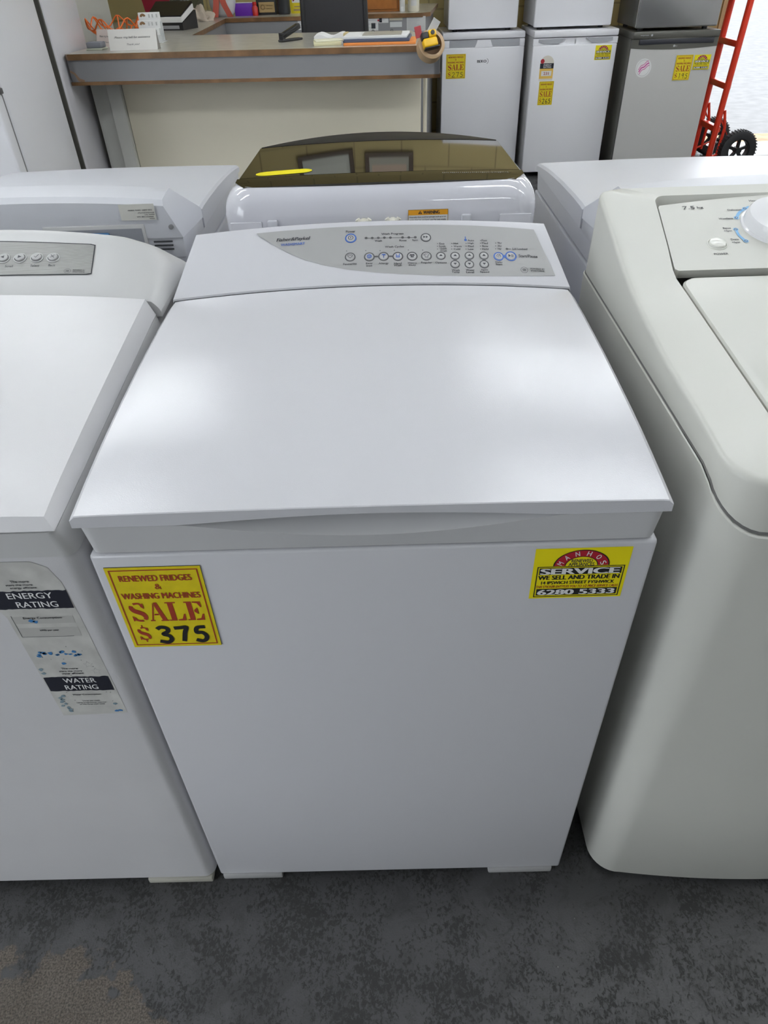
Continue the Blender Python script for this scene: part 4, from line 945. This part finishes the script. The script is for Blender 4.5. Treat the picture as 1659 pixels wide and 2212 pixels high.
# papers stuck on the inner panel under the back shelf
Sn = lambda u, v, h: Vector((u, 1.7445-h, v))
def notice(u0, u1, v0, v1, mat, lines=0, seed=1, blocks=()):
    p = Print(Sn, .0008); p.rect(u0, u1, v0, v1, mat); o = p.build('notice', t, 0)
    p = Print(Sn, .0014); rnd = random.Random(seed)
    for i in range(lines):
        y = v1 - (v1-v0)*(i+.8)/(lines+.6); p.rect(u0+.006, u0+.006+(u1-u0-.012)*rnd.uniform(.5, 1), y, y+.0016, MATS['recess_grey'])
    for a, c_, d, e, m_ in blocks: p.rect(a, c_, d, e, m_)
    if p.v: p.build('printing', o, 0)
k = .915  # counter-frame x of world x = 0 at the inner panel
wx = lambda x: (x - CO.x + .092*1.745*-1)*1.0 if False else (x + 1.202)*math.cos(TH) + (4.38 - .092*(x+.9) - 2.662)*math.sin(TH)
notice(wx(-.056), wx(.028), .922, .984, paper, 3, 2, [(wx(-.012), wx(.012), .932, .958, ink)])
notice(wx(.030), wx(.087), .957, .983, paper, 1, 3, [(wx(.034), wx(.050), .960, .980, label_navy), (wx(.024), wx(.034), .966, .974, crim)])
notice(wx(.093), wx(.168), .968, .983, M('cream_label', (.55, .52, .42), .6))
notice(wx(.096), wx(.165), .936, .961, M('pale_label', (.68, .70, .70), .6))
notice(wx(.192), wx(.300), .915, .984, M('grey_paper', (.58, .58, .57), .6), 9, 4)
notice(wx(-.440), wx(-.402), .935, .988, paper, 4, 5)

# ---- things on the counter
def onc(name, label, cat, x, y, rz=0.0, z=1.0002, group=None): return thing(name, label, cat, (x, y, z), rz, group)
def tent(label, x, y, wd, ht, mat, l1, l2, rz):
    t = onc('tent_card', label, 'sign', x, y, rz)
    b = MB(); b.loft([[(-wd/2, -.022, 0), (-wd/2, 0, ht), (-wd/2, .022, 0)], [(wd/2, -.022, 0), (wd/2, 0, ht), (wd/2, .022, 0)]], mat, False)
    b.loft([[(-wd/2, -.0215, 0), (-wd/2, 0, ht-.001), (-wd/2, .0215, 0)], [(wd/2, -.0215, 0), (wd/2, 0, ht-.001), (wd/2, .0215, 0)]], mat, False); b.build('card', t, 0)
    S = plane((0, -.022, 0), (1, 0, 0), (0, .022, ht)); p = Print(S, .0006); L = math.hypot(.022, ht)
    p.text(l1, 0, L*.60, wd*.74, L*.13, ink, .004, .25); p.text(l2, 0, L*.27, wd*.27, L*.11, ink, .004, .25); p.build('lettering', t, 0)
tent('white tent card asking to ring the bell, at the front of the counter', -.945, 2.755, .192, .068, M('card_white', (.76, .74, .70), .6), 'Please ring bell for assistance', 'Thank you!', -.03)
tent('pinkish tent card standing askew behind the white one', -1.082, 2.90, .13, .060, M('card_pink', (.70, .60, .55), .6), 'Please ring bell for assistance', 'Thank you!', -.45)
t = onc('bell_box', 'small grey block on a pale pad at the left end of the counter', 'box', -1.118, 2.815, -.1)
b = MB(); b.box(-.034, .034, -.03, .03, 0, .006, M('pale_green_pad', (.55, .57, .47), .6), .002); b.build('pad', t)
b = MB(); b.box(-.032, .030, -.026, .026, .0062, .026, M('blue_grey_plastic', (.21, .22, .25), .5), .004); b.build('block', t)
t = onc('wire_basket', 'orange wire basket with wavy rim at the counter left end', 'basket', -1.135, 3.20, 0)
R0 = [(.075*math.cos(2*PI*i/72), .075*math.sin(2*PI*i/72), .004) for i in range(72)]
w1 = lambda i, r, z, a: (r*math.cos(2*PI*i/72), r*math.sin(2*PI*i/72), z + a*abs(math.cos(7*PI*i/72))**3)
b = MB(); b.tube(R0, .003, orange_m, 6, True)
for r, z, a in ((.098, .022, .018), (.128, .045, .040)): b.tube([w1(i, r, z, a) for i in range(72)], .0032, orange_m, 6, True)
b.build('wavy_wires', t)
b = MB()
for i in range(14): a = i*72/14; b.tube([w1(a, .075, .004, 0), w1(a, .098, .022, .018), w1(a, .128, .045, .040 if i % 2 == 0 else 0)], .003, orange_m, 6)
b.build('uprights', t)
for i, (dx, dy, m_, lb_) in enumerate([(-.03, -.02, M('sweet_red', (.60, .02, .04), .3), 'red'), (.02, -.03, M('sweet_yellow', (.80, .45, .01), .3), 'yellow'), (.05, .01, M('sweet_pink', (.60, .05, .22), .3), 'pink'), (-.01, .03, M('sweet_orange', (.75, .15, .02), .3), 'orange')]):
    b = MB(); b.lathe([(.001, -.011), (.012, -.008), (.017, 0), (.012, .008), (.001, .011)], m_, 14, Matrix.Translation((0, 0, .0)) @ Matrix.Rotation(.5*i, 4, 'Y'))
    o = b.build('wrapped_sweet'); o.location = (-1.135+dx, 3.20+dy, 1.022); tag(o, lb_ + ' wrapped sweet inside the orange wire basket', 'sweet')
t = onc('card_holder', 'three-tier holder of white business cards beside the orange basket', 'card holder', -.945, 3.02, 0)
b = MB(); b.box(-.052, .052, -.03, .055, 0, .004, M('clear_plastic', (.7, .72, .72), .1), .001)
for i in range(3): b.box(-.052, .052, -.03+.026*i, -.027+.026*i, .003, .028+.022*i, MATS['clear_plastic'])
b.build('stand', t)
for i in range(3):
    b = MB(); y = -.026+.026*i; b.box(-.045, .045, y, y+.012, .004, .052+.026*i, paper, .001); c = b.build('card_stack', t)
    p = Print(lambda u, v, h: Vector((u, y-.0002-h, v)), .0004); zt = .052+.026*i
    p.ring(-.026, zt-.016, .004, .013, M('logo_brown', (.30, .17, .08), .5), PI*.1, PI*.95, 12)
    for x in (-.002, .012, .030): p.rect(x, x+.006, zt-.018, zt-.006, M('pale_print', (.55, .56, .55), .6))
    p.build('printing', c, 0)
t = onc('card_terminal', 'black and white wedge-shaped payment device on the left of the counter', 'device', -1.02, 3.72, -.25)
b = MB(); b.loft([[(x, -.075, .0) for x in (-.10, .10)] + [(x, -.075, .03) for x in (.10, -.10)], [(x, .07, .0) for x in (-.11, .11)] + [(x, .07, .075) for x in (.11, -.11)]], black, True, True, True); b.build('base', t)
b = MB(); b.loft([[(x, -.078, .032) for x in (-.095, .10)] + [(x, -.078, .052) for x in (.10, -.095)], [(x, .06, .077) for x in (-.105, .105)] + [(x, .06, .10) for x in (.105, -.105)]], paper, True, True, True); b.build('paper_roll_tray', t)
b = MB(); b.loft([[(x, -.07, .0525) for x in (-.09, .095)] + [(x, -.07, .060) for x in (.095, -.09)], [(x, .065, .101) for x in (-.10, .10)] + [(x, .065, .112) for x in (.10, -.10)]], black_gloss, True, True, True); b.build('lid', t)
b = MB(); b.box(-.08, .08, -.0775, -.0755, .006, .020, M('silver_grey', (.35, .35, .36), .35)); b.build('front_strip', t)
o = MB(); o.prism([(-.10, 0), (.09, 0), (.11, .2), (-.13, .2)], -.01, .01, M('deep_red_card', (.30, .012, .03), .5), Matrix(((1, 0, 0, 0), (0, 0, 1, 0), (0, 1, 0, 0), (0, 0, 0, 1))))
o = o.build('red_folder'); o.location = (-1.30, 4.70, 1.0005); tag(o, 'dark red folder standing behind the payment device', 'folder')
t = onc('telephone', 'dark olive telephone with a grey keypad behind the payment device', 'telephone', -1.10, 4.40, -.3)
ol = M('dark_olive', (.055, .058, .035), .4)
b = MB(); b.loft([[(-.09, -.07, 0), (.09, -.07, 0), (.09, -.07, .03), (-.09, -.07, .03)], [(-.09, .08, 0), (.09, .08, 0), (.09, .08, .12), (-.09, .08, .12)]], ol, True, True, True); b.build('body', t)
S = plane((0, -.07, .03), (1, 0, 0), (0, .15, .09)); p = Print(S, .001); 
for i in range(3):
    for j in range(4): p.rect(-.03+.022*i, -.014+.022*i, .05+.024*j, .066+.024*j, MATS['recess_grey'])
p.build('keypad', t, 0)
b = MB(); b.tube([(-.065, -.05, .05), (-.068, .0, .085), (-.068, .07, .125)], [.018, .014, .018], ol, 10); b.build('handset', t)
# crumpled cloth
bmh = bmesh.new(); bmesh.ops.create_icosphere(bmh, subdivisions=4, radius=1); rnd = random.Random(9)
for v in bmh.verts:
    c_ = v.co.copy(); f = 1 + .22*math.sin(c_.x*7+c_.y*3) + .18*math.sin(c_.y*9-c_.z*5) + .1*math.sin(c_.z*11+c_.x*6)
    v.co = Vector((c_.x*.065*f, c_.y*.05*f, max(0, (c_.z+.25)*.048*f)))
b = MB(); b.bm(bmh, M('beige_cloth', (.50, .43, .35), .9)); o = b.build('cloth', None, 60); o.location = (-.985, 4.24, 1.0005); tag(o, 'crumpled beige cloth beside the olive telephone', 'cloth')
t = onc('flower_pot', 'round white pot tied with a coral red ribbon on the back counter', 'pot', -.895, 4.54)
b = MB(); b.lathe([(.045, 0), (.066, .02), (.078, .06), (.080, .12), (.076, .16), (.071, .16), (.069, .13)], M('frosted_white', (.66, .67, .68), .35), 28); b.build('pot', t, 50)
rib = M('coral_ribbon', (.60, .13, .09), .5)
b = MB()
for dx, tw in ((-.03, .012), (.035, -.02)):
    pts = [(dx + tw*math.sin(4*s), -.074 - .012*math.sin(3*s), .165*(1-s) + .002) for s in [i/12 for i in range(13)]]
    b.loft([[(x-.018, y, z) for x, y, z in pts], [(x+.018, y-.006, z) for x, y, z in pts]], rib, False); b.loft([[(x-.018, y+.001, z) for x, y, z in pts], [(x+.018, y-.005, z) for x, y, z in pts]], rib, False)
b.build('ribbon', t, 50)
def carton(name, label, cat, x, y, w_, d_, h_, mat, rz=-.09):
    t = onc(name, label, cat, x, y, rz); b = MB(); b.box(-w_/2, w_/2, 0, d_, 0, h_, mat, .002); b.build('carton', t); return t
t = carton('small_box', 'purple carton on the back counter between the white pot and red bottle', 'box', -.772, 4.53, .112, .06, .062, M('purple_card', (.13, .02, .36), .45))
b = MB(); b.box(-.05, .06, .004, .056, .0622, .064, paper); b.build('flap', t)
t = onc('small_bottle', 'small red bottle beside the purple carton', 'bottle', -.705, 4.53); b = MB(); b.lathe([(.017, 0), (.018, .04), (.010, .047), (.010, .05)], M('bottle_red', (.50, .02, .015), .3), 16); b.build('body', t, 50)
b = MB(); b.lathe([(.012, .0502), (.012, .066)], M('bottle_red', (.50, .02, .015), .3), 16); b.build('cap', t)
t = carton('tea_box', 'black box with gold label and white lid on the back counter', 'box', -.640, 4.56, .120, .08, .085, black)
p = Print(lambda u, v, h: Vector((u, -.0002-h, v)), .0005); p.rect(-.045, .050, .012, .062, M('dull_gold', (.40, .28, .12), .4)); p.ring(-.022, .037, .008, .014, M('gold_dark', (.22, .14, .05), .5)); p.rect(0, .04, .042, .047, MATS['gold_dark']); p.rect(0, .035, .028, .032, MATS['gold_dark']); p.build('label_panel', t, 0)
b = MB(); b.box(-.066, .066, -.006, .086, .0852, .11, paper, .003); b.build('lid', t)
t = onc('tumbler', 'dark tall cup between the black box and yellow packet', 'cup', -.535, 4.56); b = MB(); b.lathe([(.034, 0), (.038, .01), (.040, .13), (.037, .13), (.035, .02)], M('charcoal_plastic', (.03, .032, .036), .35), 24); b.build('cup', t, 50)
t = onc('yellow_packet', 'yellow detergent packet next to the office chair back', 'packet', -.45, 4.62, -.09)
b = MB(); b.prism([(-.045, 0), (.045, 0), (.05, .06), (.035, .15), (-.045, .15), (-.052, .06)], -.02, .02, M('packet_yellow', (.74, .60, .02), .4), Matrix(((1, 0, 0, 0), (0, 0, 1, 0), (0, 1, 0, 0), (0, 0, 0, 1)))); b.build('packet', t)
p = Print(lambda u, v, h: Vector((u, -.0203-h, v)), .0005); p.rect(-.036, .036, .052, .10, paper); p.stroke([(-.03, .06), (.0, .09), (.03, .075)], .008, crim, .0002); p.rect(-.03, .03, .012, .022, MATS['dull_gold']); p.rect(-.025, .025, .03, .036, MATS['dull_gold']); p.build('printing', t, 0)
t = onc('wooden_box', 'orange-brown wooden box on the back counter to the right of the chair', 'box', .058, 4.46, -.09)
wb = M('honey_wood', (.36, .135, .03), .35, var=.15, vscale=20); b = MB(); b.box(-.11, .10, 0, .14, 0, .12, wb, .003); b.build('carcass', t); b = MB(); b.box(-.095, .085, -.008, 0, .012, .11, wb, .003); b.build('drawer_front', t)
def bottle(label, x, y, r, h_, mat, capm):
    t = onc('bottle', label, 'bottle', x, y); b = MB(); b.lathe([(r*.9, 0), (r, .006), (r, h_*.7), (r*.45, h_*.85), (r*.42, h_*.9)], mat, 20); b.build('body', t, 50)
    b = MB(); b.lathe([(r*.55, h_*.9002), (r*.55, h_*1.05), (r*.3, h_*1.06)], capm, 16); b.build('cap', t)
    p = Print(lambda u, v, h: Vector(((r+.0003+h)*math.sin(u/r), -(r+.0003+h)*math.cos(u/r), v)), .0003); p.rect(-r*.5, r*.5, h_*.2, h_*.5, MATS['grey_paper'], 0, 6); p.build('label_wrap', t, 0)
bottle('slim white bottle between the wooden box and the cream bottle', .172, 4.42, .016, .12, paper, paper)
bottle('cream lotion bottle at the right end of the back counter', .237, 4.40, .033, .14, M('cream_bottle', (.66, .63, .52), .4), paper)
t = onc('stapler', 'black stapler standing on the counter', 'stapler', -.338, 2.89, .9)
b = MB(); b.box(-.06, .06, -.014, .014, 0, .008, black, .003); b.build('base', t)
b = MB(); b.box(-.056, .058, -.012, .012, -.008, .012, black_gloss, .005, 2, Matrix.Translation((0, 0, .030)) @ Matrix.Rotation(-.28, 4, 'Y')); b.box(-.055, -.04, -.011, .011, .004, .03, black); b.build('arm', t)
t = onc('note_pad', 'pale yellow sticky note pad on the counter front edge', 'note pad', -.172, 2.68, .1)
b = MB(); b.box(-.055, .050, -.04, .04, 0, .012, M('note_yellow', (.72, .68, .44), .7), .001); b.build('pad', t)
b = MB(); b.box(-.050, .058, -.036, .046, .0122, .0165, M('note_pale', (.76, .74, .56), .7), .001, 2, Matrix.Rotation(.08, 4, 'Z')); b.build('top_sheets', t)
t = onc('note_pad', 'white scribble pad with curled sheets behind the yellow sticky notes', 'note pad', -.175, 2.88, -.08)
b = MB(); r_ = []
for i in range(13):
    x = -.06 + .12*i/12; z = .014 + .006*math.sin(i*.7); r_.append([(x, -.035, 0), (x, -.035, z), (x, .05, z+.004), (x, .05, 0)])
b.loft(r_, paper, True, True, True); b.build('sheets', t)
b = MB(); b.box(.0605, .075, -.03, .045, 0, .022, M('manila', (.62, .50, .25), .7)); b.build('spine', t)
t = onc('blue_clip', 'small blue clip between the note pads and the papers', 'clip', -.098, 2.72, .3); b = MB(); b.box(-.016, .016, -.010, .010, 0, .014, M('clip_blue', (.05, .12, .36), .4), .004); b.build('clip', t)
def sheetpile(name, label, cat, x, y, z, w_, d_, h_, mat, rz): 
    t = thing(name, label, cat, (x, y, z), rz); b = MB(); b.box(-w_/2, w_/2, -d_/2, d_/2, 0, h_, mat, .0008, 1); b.build('sheets', t); return t
sheetpile('folder', 'bright orange folder at the bottom of the paper pile on the counter', 'folder', .035, 2.70, 1.0003, .275, .20, .008, M('folder_orange', (.80, .27, .06), .5), -.07)
sheetpile('folder', 'dark blue folder between the orange folder and white papers', 'folder', .026, 2.712, 1.0086, .250, .195, .010, M('folder_blue', (.07, .09, .15), .5), -.09)
sheetpile('paper_stack', 'stack of white papers on top of the blue folder', 'paper', .020, 2.722, 1.0189, .246, .195, .008, paper, -.10)
t = sheetpile('clip_folder', 'grey plastic sleeve lying on the white papers', 'sleeve', .042, 2.705, 1.0272, .150, .125, .003, M('sleeve_grey', (.36, .34, .29), .35), -.06)
for x in (-.045, .03): b = MB(); b.tube([(x, .066, .001), (x, .064, .008), (x+.008, .058, .008), (x+.008, .055, .003)], .0012, black, 6); b.build('ring_clip', t)
# tape roll hanging over the corner, with a yellow tape measure stuck in it
t = thing('packing_tape', 'wide tan packing tape roll tilted over the right corner of the counter', 'tape', (.214, 2.535, .995))
mt = Matrix.Translation((0, -.066, .008)) @ Matrix.Rotation(.35, 4, 'Y') @ Matrix.Rotation(1.05, 4, 'X')
tanm = M('tape_tan', (.50, .34, .19), .35)
b = MB(); b.lathe([(.056, -.03), (.062, -.026), (.062, .026), (.056, .03), (.046, .03), (.046, -.03), (.056, -.03)], tanm, 36, mt, False); b.build('roll', t, 40)
b = MB(); b.lathe([(.0457, -.028), (.0457, -.0275), (.001, -.0275)], M('core_brown', (.22, .13, .07), .7), 30, mt); b.build('core', t); t.scale = (.78, .78, .78); t.location.y = 2.522
t = thing('tape_measure', 'yellow and black tape measure tucked into the tan tape roll', 'tape measure', (.214, 2.522, .995)); t.scale = (.8, .8, .8)
mm = Matrix.Translation((-.006, -.114, .038)) @ Matrix.Rotation(.35, 4, 'Y') @ Matrix.Rotation(1.05, 4, 'X') @ Matrix.Rotation(.55, 4, 'Z')
ye = M('tool_yellow', (.85, .50, .004), .35)
b = MB(); b.box(-.036, .030, -.033, .004, -.018, .018, ye, .008, 3, mm); b.build('case', t)
b = MB(); b.box(-.004, .032, .006, .034, -.016, .016, ye, .006, 3, mm); b.build('upper_case', t)
b = MB(); b.box(-.037, -.006, .003, .030, -.017, .016, black, .005, 2, mm); b.box(-.034, .036, -.038, -.031, -.015, .015, black, .003, 2, mm); b.build('rubber_grip', t)
b = MB(); b.lathe([(.009, .016), (.009, .020), (.001, .0205)], black, 14, mm @ Matrix.Translation((.014, .02, 0))); b.build('button', t)
o = MB(); o.box(-.014, .014, -.002, .002, 0, .055, M('clear_blade', (.55, .55, .55), .15), .001, 1, Matrix.Rotation(.55, 4, 'Y')); o = o.build('ruler'); o.location = (.207, 2.452, 1.035); tag(o, 'short clear plastic ruler sticking out above the tape measure', 'ruler')
o = MB(); o.box(-.012, .012, -.003, .003, 0, .035, M('red_card', (.5, .08, .09), .5), .001, 1, Matrix.Rotation(-.2, 4, 'Y')); o = o.build('red_tag'); o.location = (.172, 2.455, 1.030); tag(o, 'small red and white tag left of the tape measure', 'tag')

# ================================================================ office chair behind the counter
t = thing('office_chair', 'black mesh-backed office chair inside the counter', 'chair', (-.20, 3.95, 0), PI+.03)
meshm = M('black_mesh', (.022, .021, .024), .55, bump=.4, bscale=700)
def barc(z): return .02*math.sin((z-.55)*4)
b = MB(); rows = []
for j in range(13):
    z = .60 + .62*j/12; hw = .165 - .012*(j/12)
    rows.append([(hw*s, .19 + barc(z) + .03*(1-s*s), z) for s in [-1 + 2*i/16 for i in range(17)]])
b.loft(rows, meshm, False); b.loft([[(x, y+.008, z) for x, y, z in r] for r in rows], meshm, False); b.build('backrest', t, 60)
b = MB(); loop = [r[0] for r in rows] + rows[-1][1:-1] + [r[-1] for r in rows[::-1]] + rows[0][-2:0:-1]; b.tube([(x, y+.004, z) for x, y, z in loop], .014, black, 8, True); b.build('back_frame', t, 60)
b = MB(); b.box(-.23, .23, -.25, .22, .44, .51, meshm, .03, 3); b.build('seat', t)
b = MB(); b.tube([(0, .05, .42), (0, .25, .42), (0, .27, .50), (0, .235, .66)], .02, black, 8); b.build('back_support', t)
b = MB(); b.lathe([(.03, .09), (.03, .25), (.02, .25), (.02, .44)], black, 16); b.build('gas_column', t)
for s in (-1, 1): b = MB(); b.tube([(s*.235, .10, .46), (s*.27, .10, .50), (s*.27, .08, .66), (s*.27, -.12, .67)], .015, black, 8); b.build('armrest', t)
for i in range(5):
    a = 2*PI*i/5; b = MB(); b.tube([(0, 0, .10), (.28*math.cos(a), .28*math.sin(a), .065)], [.025, .016], black, 8); l_ = b.build('base_leg', t)
    b = MB(); b.lathe([(.024, -.012), (.027, 0), (.024, .012)], rubber, 14, Matrix.Translation((.28*math.cos(a), .28*math.sin(a), .028)) @ Matrix.Rotation(PI/2, 4, 'X')); b.build('castor', l_)

# ================================================================ red hand truck in the doorway
t = thing('hand_truck', 'red steel hand truck with black tyres standing at the bright doorway', 'hand truck', (2.40, 4.98, 0))
NEAR, FAR = -.12, .17
for y, n_ in ((NEAR, 1), (FAR, 1)):
    b = MB(); b.tube([(-.02, y, .02), (-.012, y, .35), (.0, y, .8), (.012, y, 1.22), (-.03, y*.8, 1.30)], .021, truck_red, 10); b.build('rail', t)
    b = MB(); b.tube([(.035, y, .06), (.045, y, .25), (.015, y, .36)], .010, truck_red, 8); b.build('brace', t)
for z in (.24, .50, .74, 1.0): b = MB(); b.box(-.022, .018, NEAR, FAR, z-.018, z+.018, truck_red, .004); b.build('cross_bar', t)
b = MB(); b.tube([(-.03, NEAR*.8, 1.30), (-.08, NEAR*.8, 1.33), (-.08, FAR*.8, 1.33), (-.03, FAR*.8, 1.30)], .014, truck_red, 10); b.build('handle', t)
b = MB(); b.box(-.22, 0, NEAR-.03, FAR+.03, .004, .012, truck_red, .001); b.build('toe_plate', t)
b = MB(); b.tube([(.13, NEAR-.12, .125), (.13, FAR+.12, .125)], .010, chrome, 10); b.build('axle', t)
for y in (NEAR, FAR): b = MB(); b.tube([(-.008, y, .32), (.13, y, .125), (-.015, y, .06)], .008, truck_red, 8); b.build('axle_strut', t)
for y in (NEAR-.09, FAR+.09):
    m4 = Matrix.Translation((.13, y, .126)) @ Matrix.Rotation(PI/2, 4, 'X')
    b = MB(); prof = [(.075, -.030), (.105, -.036), (.120, -.028), (.125, -.012), (.125, .012), (.120, .028), (.105, .036), (.075, .030)]; b.lathe(prof, rubber, 40, m4, False)
    for i in range(40):
        a = 2*PI*i/40; b.box(-.003, .003, -.028, .028, .1235, .1275, rubber, 0, 1, Matrix.Translation((.13, y, .126)) @ Matrix.Rotation(a, 4, 'Y'))
    wh = b.build('tyre', t, 40)
    b = MB(); b.lathe([(.020, -.032), (.020, .032)], black, 16, m4); b.lathe([(.076, -.022), (.076, .022), (.066, .022), (.066, -.022), (.076, -.022)], black, 32, m4, False)
    for i in range(5): a = 2*PI*i/5; b.box(-.010, .010, -.012, .012, .018, .068, black, .003, 1, Matrix.Translation((.13, y, .126)) @ Matrix.Rotation(a, 4, 'Y'))
    b.build('wheel_hub', wh)

# ================================================================ framed certificates on the back wall (seen mirrored in the dark glass lid)
frm = M('dark_frame', (.06, .035, .025), .4)
def cert(label, x, z, w_, h_, mat, inner, rz=0.0):
    t = thing('framed_certificate', label, 'picture frame', (x, YB-.022, z))
    b = MB(); m_ = Matrix.Rotation(rz, 4, 'Y')
    for a in ((-w_/2, w_/2, -h_/2, -h_/2+.035), (-w_/2, w_/2, h_/2-.035, h_/2), (-w_/2, -w_/2+.035, -h_/2+.035, h_/2-.035), (w_/2-.035, w_/2, -h_/2+.035, h_/2-.035)): b.box(a[0], a[1], -.012, .0215, a[2], a[3], frm, .003, 1, m_)
    b.build('frame', t); b = MB(); b.box(-w_/2+.034, w_/2-.034, .0, .02, -h_/2+.034, h_/2-.034, mat, 0, 1, m_); sh = b.build('mount', t)
    b = MB(); b.box(-w_*.36, w_*.36, -.002, 0, -h_*.34, h_*.34, inner, 0, 1, m_)
    for i in range(4): b.box(-w_*.2, w_*.2, -.003, -.002, h_*(.12-.1*i), h_*(.13-.1*i)+.004, MATS['recess_grey'], 0, 1, m_)
    b.build('certificate', sh)
cert('framed pale certificate on the tan wall above the counter, mirrored in the dark glass lid', -.42, 1.86, .46, .56, M('mount_pale', (.60, .62, .58), .5), M('sheet_pale', (.66, .68, .64), .5), .06)
cert('framed pinkish certificate on the tan wall, right of the pale one in the mirrored view', .09, 1.88, .40, .56, M('mount_grey', (.42, .41, .35), .5), M('sheet_pink', (.60, .46, .36), .5))
GROUPS = {'washing_machine': 'second-hand washing machines on the shop floor', 'bar_fridge': 'bar fridges stacked beside the counter', 'upright_fridge': 'tall white fridges along the left', 'tent_card': 'tent cards on the counter', 'bottle': 'bottles on the back counter', 'note_pad': 'note pads on the counter', 'folder': 'folders in the paper pile', 'wrapped_sweet': 'wrapped sweets in the wire basket', 'framed_certificate': 'framed certificates on the back wall'}
for o in bpy.data.objects:
    g_ = GROUPS.get(o.name.split('.')[0])
    if g_ and o.parent is None and 'group' not in o: o['group'] = g_
